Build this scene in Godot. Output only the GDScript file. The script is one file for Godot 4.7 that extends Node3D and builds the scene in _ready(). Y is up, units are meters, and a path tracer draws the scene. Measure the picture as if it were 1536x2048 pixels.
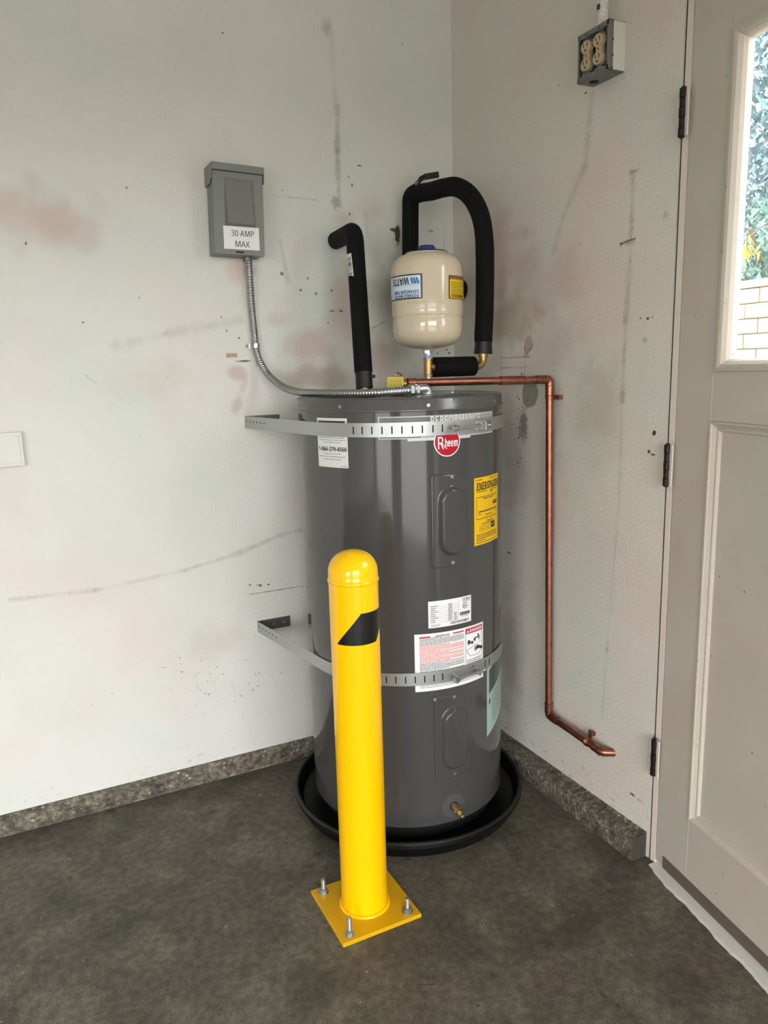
extends Node3D
# A garage corner: water heater in a drain pan behind a yellow bollard. x right, y up, z towards the viewer; the two walls meet at x = 0, z = 0. Metres.

const HEATER := Vector3(-0.41, 0.0, 0.361)
const HEATER_RADIUS := 0.29
const BOLLARD := Vector3(-0.7517, 0.0, 0.7663)
var M := {}

# ---------------------------------------------------------------- helpers
func tag(o: Node3D, label := "", category := "", group := "", kind := "") -> Node3D:
	if label: o.set_meta("label", label)
	if category: o.set_meta("category", category)
	if group: o.set_meta("group", group)
	if kind: o.set_meta("kind", kind)
	return o

func base(called: String, at := Vector3.ZERO, parent: Node3D = self) -> Node3D:
	var o := Node3D.new()
	o.name = called
	o.position = at
	parent.add_child(o, true)
	return o

func start() -> SurfaceTool:
	var st := SurfaceTool.new()
	st.begin(Mesh.PRIMITIVE_TRIANGLES)
	st.set_smooth_group(-1)
	return st

func put(called: String, st: SurfaceTool, m: Material, parent: Node3D = self) -> MeshInstance3D:
	st.generate_normals()
	return put_mesh(called, st.commit(), m, parent)

func put_mesh(called: String, mesh: Mesh, m: Material, parent: Node3D = self) -> MeshInstance3D:
	var o := MeshInstance3D.new()
	o.name = called
	o.mesh = mesh
	o.material_override = m
	parent.add_child(o, true)
	return o

func vert(st: SurfaceTool, p: Vector3, uv: Vector2) -> void:
	st.set_uv(uv)
	st.add_vertex(p)

# corners run counter-clockwise as seen from outside
func quad(st: SurfaceTool, a: Vector3, b: Vector3, c: Vector3, d: Vector3, ua := Vector2(0, 1), ub := Vector2(1, 1), uc := Vector2(1, 0), ud := Vector2(0, 0)) -> void:
	vert(st, a, ua); vert(st, c, uc); vert(st, b, ub)
	vert(st, a, ua); vert(st, d, ud); vert(st, c, uc)

# a flat polygon of a convex body, turned away from the body's middle
func face(st: SurfaceTool, pts: Array, middle: Vector3) -> void:
	var n: Vector3 = (pts[1] - pts[0]).cross(pts[2] - pts[0])
	var out: bool = n.dot(pts[0] - middle) > 0.0
	for i in range(1, pts.size() - 1):
		if out:
			vert(st, pts[0], Vector2.ZERO); vert(st, pts[i + 1], Vector2.ONE); vert(st, pts[i], Vector2.RIGHT)
		else:
			vert(st, pts[0], Vector2.ZERO); vert(st, pts[i], Vector2.RIGHT); vert(st, pts[i + 1], Vector2.ONE)

func box(st: SurfaceTool, lo: Vector3, hi: Vector3, bevel := 0.0, xf := Transform3D.IDENTITY) -> void:
	var c := (lo + hi) * 0.5
	var h := (hi - lo).abs() * 0.5
	var b: float = minf(bevel, h[h.min_axis_index()] * 0.98)
	var mid: Vector3 = xf * c
	st.set_smooth_group(-1)
	var corner := func(sx: int, sy: int, sz: int, axis: int) -> Vector3:
		var s := Vector3(sx, sy, sz)
		var p := Vector3.ZERO
		for k in 3:
			p[k] = s[k] * (h[k] if k == axis else h[k] - b)
		return xf * (c + p)
	var signs := [-1, 1]
	for axis in 3:
		for s in signs:
			var pts := []
			for uv in [[-1, -1], [1, -1], [1, 1], [-1, 1]]:
				var v := [0, 0, 0]
				v[axis] = s
				v[(axis + 1) % 3] = uv[0]
				v[(axis + 2) % 3] = uv[1]
				pts.append(corner.call(v[0], v[1], v[2], axis))
			face(st, pts, mid)
	if b <= 0.0:
		return
	for axis in 3:
		var a1: int = (axis + 1) % 3
		var a2: int = (axis + 2) % 3
		for s1 in signs:
			for s2 in signs:
				var v := [0, 0, 0]
				v[a1] = s1
				v[a2] = s2
				var w := v.duplicate()
				v[axis] = -1
				w[axis] = 1
				face(st, [corner.call(v[0], v[1], v[2], a1), corner.call(w[0], w[1], w[2], a1), corner.call(w[0], w[1], w[2], a2), corner.call(v[0], v[1], v[2], a2)], mid)
	for sx in signs:
		for sy in signs:
			for sz in signs:
				face(st, [corner.call(sx, sy, sz, 0), corner.call(sx, sy, sz, 1), corner.call(sx, sy, sz, 2)], mid)

# a profile of (radius, height) turned round the y axis; runs upwards where its outside is away from the axis
func lathe(st: SurfaceTool, prof: Array, n := 48, xf := Transform3D.IDENTITY, sharp := 0.6, a0 := 0.0, a1 := TAU) -> void:
	var group := 1
	for i in prof.size() - 1:
		var p: Vector2 = prof[i]
		var q: Vector2 = prof[i + 1]
		if i > 0 and absf((p - (prof[i - 1] as Vector2)).angle_to(q - p)) > sharp:
			group += 1
		st.set_smooth_group(group)
		for k in n:
			var t0: float = lerpf(a0, a1, float(k) / n)
			var t1: float = lerpf(a0, a1, float(k + 1) / n)
			var A := xf * Vector3(p.x * sin(t0), p.y, p.x * cos(t0))
			var B := xf * Vector3(p.x * sin(t1), p.y, p.x * cos(t1))
			var C := xf * Vector3(q.x * sin(t1), q.y, q.x * cos(t1))
			var D := xf * Vector3(q.x * sin(t0), q.y, q.x * cos(t0))
			var u0 := float(k) / n
			var u1 := float(k + 1) / n
			if p.x < 1e-6:
				vert(st, A, Vector2(u0, 1)); vert(st, D, Vector2(u0, 0)); vert(st, C, Vector2(u1, 0))
			elif q.x < 1e-6:
				vert(st, A, Vector2(u0, 1)); vert(st, C, Vector2(u1, 0)); vert(st, B, Vector2(u1, 1))
			else:
				quad(st, A, B, C, D, Vector2(u0, 1), Vector2(u1, 1), Vector2(u1, 0), Vector2(u0, 0))
	st.set_smooth_group(-1)

# turns the y axis towards dir
func along(at: Vector3, dir: Vector3) -> Transform3D:
	var y := dir.normalized()
	var x := y.cross(Vector3.RIGHT if absf(y.x) < 0.9 else Vector3.UP).normalized()
	return Transform3D(Basis(x, y, x.cross(y)), at)

# a straight round bar from a to b
func rod(st: SurfaceTool, a: Vector3, b: Vector3, r: float, n := 20, bevel := 0.0, r2 := -1.0) -> void:
	var l := a.distance_to(b)
	var e := r if r2 < 0.0 else r2
	lathe(st, [Vector2(0, 0), Vector2(r - bevel, 0), Vector2(r, bevel), Vector2(e, l - bevel), Vector2(e - bevel, l), Vector2(0, l)], n, along(a, b - a))

# points of a smooth curve through the given ones
func spline(pts: Array, step := 0.01) -> Array:
	var out := []
	for i in pts.size() - 1:
		var p1: Vector3 = pts[i]
		var p2: Vector3 = pts[i + 1]
		var p0: Vector3 = pts[i - 1] if i > 0 else p1 * 2.0 - p2
		var p3: Vector3 = pts[i + 2] if i + 2 < pts.size() else p2 * 2.0 - p1
		var n := int(maxf(1.0, ceilf(p1.distance_to(p2) / step)))
		for k in n:
			out.append(p1.cubic_interpolate(p2, p0, p3, float(k) / n))
	out.append(pts[-1])
	return out

# a polyline whose corners are rounded
func fillet(pts: Array, r: float, n := 8) -> Array:
	var out := [pts[0]]
	for i in range(1, pts.size() - 1):
		var b: Vector3 = pts[i]
		var d0: Vector3 = (pts[i - 1] - b).normalized()
		var d1: Vector3 = (pts[i + 1] - b).normalized()
		var half := d0.angle_to(d1) * 0.5
		var t: float = minf(r / tan(half), 0.48 * minf(b.distance_to(pts[i - 1]), b.distance_to(pts[i + 1])))
		var A := b + d0 * t
		var B := b + d1 * t
		var mid := b + (d0 + d1).normalized() * (t / cos(half))
		for k in n + 1:
			var f := float(k) / n
			out.append(mid + (A - mid).slerp(B - mid, f))
	out.append(pts[-1])
	return out

# a tube along points; radius is a number or a function of (distance along, turn round)
func tube(st: SurfaceTool, pts: Array, radius: Variant, sides := 20, caps := true, turn := 0.0) -> void:
	var n := Vector3.ZERO
	var rings := []
	var s := 0.0
	for i in pts.size():
		var t: Vector3 = (pts[mini(i + 1, pts.size() - 1)] - pts[maxi(i - 1, 0)]).normalized()
		if i == 0:
			n = t.cross(Vector3.UP if absf(t.y) < 0.9 else Vector3.RIGHT).normalized()
		else:
			s += (pts[i] as Vector3).distance_to(pts[i - 1])
			n = (n - t * n.dot(t)).normalized()
		var b := t.cross(n)
		var ring := []
		for k in sides + 1:
			var a := TAU * (k % sides) / sides + turn
			var r: float = radius.call(s, a) if radius is Callable else radius
			ring.append(pts[i] + (n * cos(a) + b * sin(a)) * r)
		ring.append(s)
		rings.append(ring)
	st.set_smooth_group(1)
	for i in rings.size() - 1:
		for k in sides:
			var u0 := float(k) / sides
			var u1 := float(k + 1) / sides
			var v0: float = rings[i][-1]
			var v1: float = rings[i + 1][-1]
			quad(st, rings[i][k], rings[i][k + 1], rings[i + 1][k + 1], rings[i + 1][k], Vector2(u0, v0), Vector2(u1, v0), Vector2(u1, v1), Vector2(u0, v1))
	st.set_smooth_group(-1)
	if caps:
		for e in [0, rings.size() - 1]:
			var c: Vector3 = pts[e]
			var other: Vector3 = pts[1] if e == 0 else pts[-2]
			for k in sides:
				face(st, [c, rings[e][k], rings[e][k + 1]], other)

# a curved sheet on an upright cylinder round the y axis; angles in degrees from +z towards +x; lean shifts the height along the arc
func patch(st: SurfaceTool, r: float, d0: float, d1: float, y0: float, y1: float, thick := 0.0006, n := 12, lean := 0.0) -> void:
	st.set_smooth_group(1)
	var P := func(f: float, y: float, rr: float) -> Vector3:
		var a := deg_to_rad(lerpf(d0, d1, f))
		return Vector3(rr * sin(a), y + lean * f, rr * cos(a))
	for k in n:
		var f0 := float(k) / n
		var f1 := float(k + 1) / n
		quad(st, P.call(f0, y0, r + thick), P.call(f1, y0, r + thick), P.call(f1, y1, r + thick), P.call(f0, y1, r + thick), Vector2(f0, 1), Vector2(f1, 1), Vector2(f1, 0), Vector2(f0, 0))
	st.set_smooth_group(-1)
	for k in n:
		var f0 := float(k) / n
		var f1 := float(k + 1) / n
		quad(st, P.call(f0, y1, r + thick), P.call(f1, y1, r + thick), P.call(f1, y1, r), P.call(f0, y1, r), Vector2(f0, 0), Vector2(f1, 0), Vector2(f1, 0), Vector2(f0, 0))
		quad(st, P.call(f0, y0, r), P.call(f1, y0, r), P.call(f1, y0, r + thick), P.call(f0, y0, r + thick), Vector2(f0, 1), Vector2(f1, 1), Vector2(f1, 1), Vector2(f0, 1))
	quad(st, P.call(0.0, y0, r), P.call(0.0, y0, r + thick), P.call(0.0, y1, r + thick), P.call(0.0, y1, r), Vector2(0, 1), Vector2(0, 1), Vector2(0, 0), Vector2(0, 0))
	quad(st, P.call(1.0, y0, r + thick), P.call(1.0, y0, r), P.call(1.0, y1, r), P.call(1.0, y1, r + thick), Vector2(1, 1), Vector2(1, 1), Vector2(1, 0), Vector2(1, 0))

# lettering as geometry, w wide and h high about its middle, every point moved by where
func letters(st: SurfaceTool, text: String, w: float, h: float, where: Callable, bold := false, face_name := "Droid Sans") -> void:
	var f := SystemFont.new()
	f.font_names = PackedStringArray([face_name])
	f.font_weight = 700 if bold else 400
	var t := TextMesh.new()
	t.text = text
	t.font = f
	t.font_size = 48
	t.pixel_size = 0.01
	t.depth = 0.02
	t.curve_step = 3.0
	for s in t.get_surface_count():
		var arr := t.surface_get_arrays(s)
		var v: PackedVector3Array = arr[Mesh.ARRAY_VERTEX]
		var idx: PackedInt32Array = arr[Mesh.ARRAY_INDEX] if arr[Mesh.ARRAY_INDEX] else PackedInt32Array(range(v.size()))
		if v.is_empty():
			continue
		var bb := AABB(v[0], Vector3.ZERO)
		for p in v:
			bb = bb.expand(p)
		st.set_smooth_group(-1)
		for i in idx:
			var p := v[i] - bb.get_center()
			st.set_uv(Vector2.ZERO)
			st.add_vertex(where.call(Vector3(p.x / bb.size.x * w, p.y / bb.size.y * h, p.z / bb.size.z * 0.0003)))

# where for letters on a cylinder: middle at (deg, y), spin turns the text in its own plane
func on_cylinder(r: float, deg: float, y: float, spin := 0.0) -> Callable:
	return func(p: Vector3) -> Vector3:
		var q := Vector2(p.x, p.y).rotated(deg_to_rad(spin))
		var a := deg_to_rad(deg) + q.x / r
		return Vector3((r + p.z) * sin(a), y + q.y, (r + p.z) * cos(a))

func on_flat(xf: Transform3D) -> Callable:
	return func(p: Vector3) -> Vector3: return xf * p

# mitred moulding round a rectangle in the xy plane: profile of (inset, height along +z)
func moulding(st: SurfaceTool, lo: Vector2, hi: Vector2, prof: Array, xf := Transform3D.IDENTITY) -> void:
	st.set_smooth_group(-1)
	for i in prof.size() - 1:
		var p: Vector2 = prof[i]
		var q: Vector2 = prof[i + 1]
		var R := func(d: Vector2) -> Array:
			return [xf * Vector3(lo.x + d.x, lo.y + d.x, d.y), xf * Vector3(hi.x - d.x, lo.y + d.x, d.y), xf * Vector3(hi.x - d.x, hi.y - d.x, d.y), xf * Vector3(lo.x + d.x, hi.y - d.x, d.y)]
		var A: Array = R.call(p)
		var B: Array = R.call(q)
		for k in 4:
			quad(st, A[k], A[(k + 1) % 4], B[(k + 1) % 4], B[k])

# a flat n-sided prism (nuts, washers)
func prism(st: SurfaceTool, at: Vector3, dir: Vector3, r: float, h: float, n: int, turn := 0.0) -> void:
	var xf := along(at, dir)
	xf.basis = xf.basis * Basis(Vector3.UP, turn)
	var lowc := []
	var top := []
	for k in n:
		var a := TAU * k / n
		lowc.append(xf * Vector3(r * sin(a), 0, r * cos(a)))
		top.append(xf * Vector3(r * sin(a), h, r * cos(a)))
	var mid := xf * Vector3(0, h * 0.5, 0)
	face(st, top, mid)
	face(st, lowc, mid)
	for k in n:
		face(st, [lowc[k], lowc[(k + 1) % n], top[(k + 1) % n], top[k]], mid)

# a round-headed screw
func screw(st: SurfaceTool, at: Vector3, dir: Vector3, r: float) -> void:
	prism(st, at, dir, r * 1.25, r * 0.25, 16)
	prism(st, at + dir.normalized() * r * 0.25, dir, r * 0.9, r * 0.6, 6, 0.3)

# ---------------------------------------------------------------- materials
func paint(called: String, c: Color, rough := 0.5, metal := 0.0, spec := 0.5) -> StandardMaterial3D:
	var m := StandardMaterial3D.new()
	m.resource_name = called
	m.albedo_color = c
	m.roughness = rough
	m.metallic = metal
	m.metallic_specular = spec
	M[called] = m
	return m

func noise(freq: float, seed_: int, octaves := 3) -> FastNoiseLite:
	var n := FastNoiseLite.new()
	n.noise_type = FastNoiseLite.TYPE_SIMPLEX_SMOOTH
	n.frequency = freq
	n.seed = seed_
	n.fractal_octaves = octaves
	return n

func bumpy(m: StandardMaterial3D, freq: float, scale: float, depth: float, seed_: int, octaves := 3) -> StandardMaterial3D:
	var t := NoiseTexture2D.new()
	t.width = 256
	t.height = 256
	t.seamless = true
	t.noise = noise(freq, seed_, octaves)
	m.heightmap_enabled = true
	m.heightmap_texture = t
	m.heightmap_scale = depth
	m.uv1_triplanar = true
	m.uv1_world_triplanar = true
	m.uv1_scale = Vector3.ONE * scale
	return m

func tex(img: Image) -> ImageTexture:
	return ImageTexture.create_from_image(img)

func rng(seed_: int) -> RandomNumberGenerator:
	var r := RandomNumberGenerator.new()
	r.seed = seed_
	return r

# a soft or ragged stain in an image; all in pixels
func blot(img: Image, cx: float, cy: float, rx: float, ry: float, c: Color, alpha: float, soft: float, n: FastNoiseLite) -> void:
	var x0 := maxi(0, int(cx - rx * 1.5 - 1))
	var x1 := mini(img.get_width() - 1, int(cx + rx * 1.5 + 1))
	var y0 := maxi(0, int(cy - ry * 1.5 - 1))
	var y1 := mini(img.get_height() - 1, int(cy + ry * 1.5 + 1))
	for y in range(y0, y1 + 1):
		for x in range(x0, x1 + 1):
			var d := Vector2((x + 0.5 - cx) / maxf(rx, 0.6), (y + 0.5 - cy) / maxf(ry, 0.6)).length()
			if d > 1.5:
				continue
			d += n.get_noise_2d(x, y) * 0.45
			var a := alpha * (1.0 - smoothstep(1.0 - soft, 1.0 + 0.12 * soft + 0.04, d))
			if a > 0.004:
				img.set_pixel(x, y, img.get_pixel(x, y).lerp(c, a))

func scratch(img: Image, pts: Array, w: float, c: Color, alpha: float, n: FastNoiseLite) -> void:
	for i in pts.size() - 1:
		var a: Vector2 = pts[i]
		var b: Vector2 = pts[i + 1]
		var lo := Vector2(minf(a.x, b.x), minf(a.y, b.y)) - Vector2.ONE * (w * 2 + 2)
		var hi := Vector2(maxf(a.x, b.x), maxf(a.y, b.y)) + Vector2.ONE * (w * 2 + 2)
		for y in range(maxi(0, int(lo.y)), mini(img.get_height(), int(hi.y))):
			for x in range(maxi(0, int(lo.x)), mini(img.get_width(), int(hi.x))):
				var p := Vector2(x, y)
				var q := Geometry2D.get_closest_point_to_segment(p, a, b)
				var d := p.distance_to(q) + n.get_noise_2d(x * 2.0, y * 2.0) * w * 0.35 + n.get_noise_2d(q.x * 0.25, q.y * 0.25) * w * 0.5
				if d < w:
					var k := alpha * (1.0 - smoothstep(0.0, w, d)) * (0.75 + 0.9 * n.get_noise_2d(q.x * 0.3 + 50.0, q.y * 0.3))
					img.set_pixel(x, y, img.get_pixel(x, y).lerp(c, clampf(k, 0.0, 1.0)))

# paint that has aged unevenly: slow drifts between a few tones
func aged(w: int, h: int, tones: Array, freq: float, seed_: int, contrast := 1.0) -> Image:
	var lw := int(w / 6.0)
	var lh := int(h / 6.0)
	var img := Image.create_empty(lw, lh, false, Image.FORMAT_RGB8)
	var a := noise(freq * 6.0, seed_, 4)
	var b := noise(freq * 4.0, seed_ + 7, 3)
	for y in lh:
		for x in lw:
			var c: Color = tones[0]
			c = c.lerp(tones[1], clampf(0.5 + a.get_noise_2d(x, y) * 1.6 * contrast, 0.0, 1.0))
			c = c.lerp(tones[2], clampf(b.get_noise_2d(x, y) * 1.4 * contrast, 0.0, 1.0))
			c = c.lerp(tones[3], clampf(-b.get_noise_2d(x + 300, y) * 1.4 * contrast, 0.0, 1.0))
			img.set_pixel(x, y, c)
	img.resize(w, h, Image.INTERPOLATE_CUBIC)
	return img

# fine speckle of a porous surface, worked into a picture
func grain(img: Image, freq: float, amount: float, seed_: int) -> Image:
	var w := img.get_width()
	var h := img.get_height()
	var a := noise(freq, seed_, 3).get_image(w, h)
	a.convert(Image.FORMAT_L8)
	var b := noise(freq * 0.22, seed_ + 9, 3).get_image(w, h)
	b.convert(Image.FORMAT_L8)
	var da := a.get_data()
	var db := b.get_data()
	var d := img.get_data()
	for i in w * h:
		var k: float = 1.0 + amount * ((da[i] + db[i]) / 255.0 - 1.0)
		var j := i * 3
		d[j] = mini(255, int(d[j] * k))
		d[j + 1] = mini(255, int(d[j + 1] * k))
		d[j + 2] = mini(255, int(d[j + 2] * k))
	return Image.create_from_data(w, h, false, Image.FORMAT_RGB8, d)

func relief(w: int, h: int, freq: float, seed_: int, octaves := 3, upright := 1.0) -> ImageTexture:
	var n := noise(freq, seed_, octaves)
	var img := n.get_image(w, int(h / upright))
	if upright != 1.0:
		img.resize(w, h, Image.INTERPOLATE_CUBIC)
	return tex(img)
const LEFT_STAINS := [
	[-1.295, 1.740, 0.183, 0.101, 0, 0.50, 0.90], [-1.200, 1.707, 0.114, 0.065, 0, 0.35, 0.90], [-0.764, 1.615, 0.040, 0.048, 7, 0.42, 0.75], [-0.717, 1.618, 0.031, 0.020, 0, 0.40, 0.50], [-0.535, 1.395, 0.102, 0.077, 0, 0.60, 0.80], [-0.631, 1.472, 0.065, 0.030, 0, 0.30, 0.90], [-0.410, 1.504, 0.079, 0.125, 0, 0.55, 0.80], [-0.506, 1.293, 0.155, 0.047, 1, 0.55, 0.80], [-0.388, 1.598, 0.053, 0.062, 0, 0.40, 0.90], [-0.208, 1.538, 0.132, 0.209, 6, 0.45, 0.90], [-0.289, 1.344, 0.074, 0.098, 0, 0.50, 0.80], [-0.310, 1.815, 0.071, 0.045, 0, 0.30, 0.90], [-0.399, 1.780, 0.052, 0.037, 0, 0.45, 0.90], [-0.439, 2.324, 0.020, 0.025, 2, 0.40, 0.90], [-0.427, 1.830, 0.019, 0.024, 2, 0.55, 0.70], [-0.618, 1.611, 0.008, 0.009, 3, 0.90, 0.20], [-0.532, 1.599, 0.005, 0.005, 3, 0.90, 0.20], [-0.559, 1.563, 0.007, 0.006, 3, 0.80, 0.20], [-0.507, 1.555, 0.007, 0.008, 3, 0.70, 0.30], [-0.454, 1.564, 0.005, 0.006, 3, 0.90, 0.20], [-0.424, 1.501, 0.009, 0.006, 3, 0.90, 0.20], [-0.455, 1.501, 0.014, 0.005, 3, 0.70, 0.30], [-0.470, 1.465, 0.003, 0.003, 4, 0.70, 0.20], [-0.381, 1.910, 0.003, 0.006, 3, 0.90, 0.20], [-0.370, 1.885, 0.005, 0.007, 3, 0.90, 0.20], [-0.382, 1.798, 0.005, 0.006, 3, 0.90, 0.20], [-0.344, 1.945, 0.009, 0.003, 4, 0.70, 0.30], [-0.602, 1.853, 0.002, 0.002, 4, 0.90, 0.20], [-0.771, 1.316, 0.034, 0.027, 0, 0.70, 0.60], [-0.753, 1.350, 0.025, 0.003, 4, 0.70, 0.20], [-0.757, 2.260, 0.003, 0.002, 4, 0.90, 0.20], [-1.056, 1.826, 0.003, 0.003, 2, 0.90, 0.20], [-1.047, 1.533, 0.002, 0.002, 4, 0.90, 0.20], [-1.325, 1.667, 0.002, 0.004, 4, 0.70, 0.30], [-1.203, 1.464, 0.003, 0.002, 4, 0.70, 0.30], [-0.814, 1.480, 0.002, 0.004, 4, 0.70, 0.30], [-0.801, 1.441, 0.002, 0.004, 4, 0.70, 0.30], [-0.764, 1.419, 0.003, 0.003, 4, 0.70, 0.30], [-0.212, 1.744, 0.011, 0.034, 4, 0.90, 0.40], [-0.225, 1.759, 0.015, 0.006, 4, 0.80, 0.30], [-0.087, 1.763, 0.010, 0.006, 2, 0.70, 0.40], [-0.086, 1.379, 0.004, 0.003, 4, 0.90, 0.20], [-0.030, 1.375, 0.004, 0.003, 4, 0.90, 0.20], [-0.020, 1.363, 0.004, 0.003, 4, 0.90, 0.20], [-0.067, 1.362, 0.003, 0.003, 4, 0.90, 0.20], [-0.107, 1.828, 0.114, 0.094, 8, 0.35, 0.90], [-0.778, 0.643, 0.005, 0.003, 4, 0.60, 0.30], [-0.753, 0.639, 0.003, 0.003, 4, 0.60, 0.30], [-0.744, 0.636, 0.005, 0.005, 4, 0.70, 0.30], [-0.717, 0.635, 0.005, 0.003, 4, 0.70, 0.30], [-0.693, 0.509, 0.103, 0.103, 5, 0.35, 0.90], [-1.232, 0.820, 0.190, 0.178, 8, 0.25, 0.90], [-1.036, 1.302, 0.197, 0.086, 0, 0.20, 0.90], [-1.355, 0.536, 0.212, 0.181, 5, 0.30, 0.90], [-0.887, 0.477, 0.128, 0.067, 0, 0.25, 0.90]]
const RIGHT_STAINS := [
	[0.234, 1.642, 0.193, 0.181, 0, 0.55, 0.90], [0.402, 1.563, 0.134, 0.129, 0, 0.50, 0.90], [0.583, 1.543, 0.126, 0.093, 0, 0.35, 0.90], [0.315, 1.453, 0.158, 0.090, 1, 0.60, 0.70], [0.522, 1.356, 0.180, 0.113, 0, 0.40, 0.90], [0.431, 1.226, 0.042, 0.045, 6, 0.85, 0.10], [0.422, 1.373, 0.022, 0.026, 1, 0.80, 0.20], [0.403, 1.134, 0.023, 0.061, 4, 0.45, 0.70], [0.358, 1.005, 0.092, 0.175, 2, 0.30, 0.90], [0.730, 0.791, 0.119, 0.071, 8, 0.30, 0.90], [0.829, 1.768, 0.020, 0.006, 2, 0.60, 0.70], [0.653, 1.998, 0.006, 0.002, 4, 0.80, 0.30], [0.544, 2.050, 0.003, 0.002, 4, 0.80, 0.30], [0.930, 1.143, 0.008, 0.007, 4, 0.90, 0.30], [0.915, 1.096, 0.005, 0.005, 4, 0.90, 0.20], [0.929, 1.089, 0.008, 0.002, 4, 0.90, 0.20], [0.871, 1.421, 0.003, 0.002, 4, 0.80, 0.30], [0.895, 1.419, 0.005, 0.004, 4, 0.80, 0.30], [0.909, 1.421, 0.003, 0.002, 4, 0.80, 0.30], [0.888, 1.368, 0.010, 0.010, 2, 0.40, 0.60], [0.938, 1.649, 0.012, 0.011, 2, 0.30, 0.80], [0.823, 1.606, 0.024, 0.009, 2, 0.35, 0.80], [0.645, 1.628, 0.006, 0.003, 2, 0.50, 0.40], [0.329, 0.714, 0.011, 0.003, 4, 0.70, 0.30], [0.904, 0.152, 0.009, 0.004, 4, 0.70, 0.30], [0.772, 0.220, 0.020, 0.018, 4, 0.80, 0.40], [0.376, 1.694, 0.073, 0.028, 0, 0.40, 0.80], [0.532, 0.918, 0.116, 0.181, 0, 0.25, 0.90], [0.734, 1.192, 0.115, 0.159, 1, 0.30, 0.90], [0.549, 1.185, 0.049, 0.172, 2, 0.25, 0.90], [0.337, 0.380, 0.084, 0.247, 2, 0.35, 0.90]]
const LEFT_LINES := [
	[Vector2(-0.411, 2.106), Vector2(-0.417, 1.984), Vector2(-0.417, 1.823), 0.0150, 2, 0.42], [Vector2(-0.425, 2.346), Vector2(-0.416, 2.105), 0.0120, 2, 0.12], [Vector2(-1.124, 1.402), Vector2(-0.983, 1.432), Vector2(-0.758, 1.472), 0.0200, 2, 0.16], [Vector2(-1.467, 0.708), Vector2(-1.243, 0.700), Vector2(-0.980, 0.722), Vector2(-0.804, 0.754), Vector2(-0.668, 0.794), Vector2(-0.599, 0.802), 0.0110, 2, 0.22], [Vector2(-0.783, 0.613), Vector2(-0.713, 0.612), Vector2(-0.595, 0.612), 0.0020, 4, 0.70], [Vector2(-0.634, 1.837), Vector2(-0.489, 1.833), 0.0040, 2, 0.30], [Vector2(-0.753, 1.293), Vector2(-0.791, 1.203), 0.0200, 2, 0.25], [Vector2(-0.034, 1.801), Vector2(-0.036, 1.704), 0.0030, 2, 0.40], [Vector2(-0.313, 1.449), Vector2(-0.257, 1.473), 0.0030, 4, 0.60], [Vector2(-1.212, 1.321), Vector2(-1.187, 1.298), Vector2(-1.180, 1.306), 0.0030, 2, 0.50], [Vector2(-0.328, 1.806), Vector2(-0.321, 1.738), 0.0100, 2, 0.20], [Vector2(-0.618, 1.709), Vector2(-0.600, 1.592), 0.0120, 2, 0.25]]
const RIGHT_LINES := [
	[Vector2(0.829, 1.766), Vector2(0.829, 1.563), Vector2(0.820, 1.420), Vector2(0.817, 1.220), 0.0120, 2, 0.40], [Vector2(0.676, 1.985), Vector2(0.657, 1.823), Vector2(0.574, 1.715), Vector2(0.533, 1.629), 0.0160, 2, 0.25], [Vector2(0.276, 1.339), Vector2(0.429, 1.340), 0.0040, 3, 0.55], [Vector2(0.276, 1.308), Vector2(0.418, 1.310), 0.0030, 3, 0.50], [Vector2(0.284, 1.363), Vector2(0.284, 1.270), 0.0030, 3, 0.45], [Vector2(0.405, 1.374), Vector2(0.406, 1.270), 0.0030, 3, 0.40], [Vector2(0.428, 1.431), Vector2(0.443, 1.373), Vector2(0.405, 1.342), 0.0040, 3, 0.50], [Vector2(0.817, 1.220), Vector2(0.818, 0.960), Vector2(0.790, 0.533), Vector2(0.778, 0.319), 0.0080, 2, 0.15]]

# ---------------------------------------------------------------- surfaces
const STAIN_COLOURS := [Color(0.755, 0.645, 0.605), Color(0.64, 0.56, 0.475), Color(0.50, 0.49, 0.44), Color(0.48, 0.37, 0.30), Color(0.13, 0.12, 0.11), Color(0.88, 0.87, 0.83), Color(0.50, 0.50, 0.43), Color(0.82, 0.67, 0.55), Color(0.78, 0.80, 0.77)]
const WALL_PX := 700.0

func wall_image(w: float, h: float, x0: float, stains: Array, lines: Array, seed_: int, specks: int, tones: Array) -> Image:
	var W := int(w * WALL_PX)
	var H := int(h * WALL_PX)
	var img := aged(W, H, tones, 0.004, seed_)
	var n := noise(0.05, seed_ + 3, 4)
	for s in stains:
		var big: bool = s[2] > 0.03
		n.frequency = 0.012 if big else 0.09
		var k: float = WALL_PX * (0.72 if int(s[4]) == 3 else 1.0)
		blot(img, (s[0] - x0) * WALL_PX, (h - s[1]) * WALL_PX, s[2] * k, s[3] * k, STAIN_COLOURS[int(s[4])], s[5] * (0.95 if big else 0.9), s[6], n)
	n.frequency = 0.06
	for l in lines:
		var pts := []
		for k in l.size() - 3:
			pts.append(Vector2((l[k].x - x0) * WALL_PX, (h - l[k].y) * WALL_PX))
		scratch(img, pts, l[-3] * WALL_PX, STAIN_COLOURS[int(l[-2])], l[-1], n)
	var r := rng(seed_)
	for i in specks:
		var dark: float = r.randf_range(0.25, 0.6)
		blot(img, r.randf() * W, r.randf() * H, r.randf_range(0.6, 1.6), r.randf_range(0.6, 1.8), Color(dark, dark * 0.93, dark * 0.85), r.randf_range(0.3, 0.9), 0.4, n)
	return img

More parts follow.
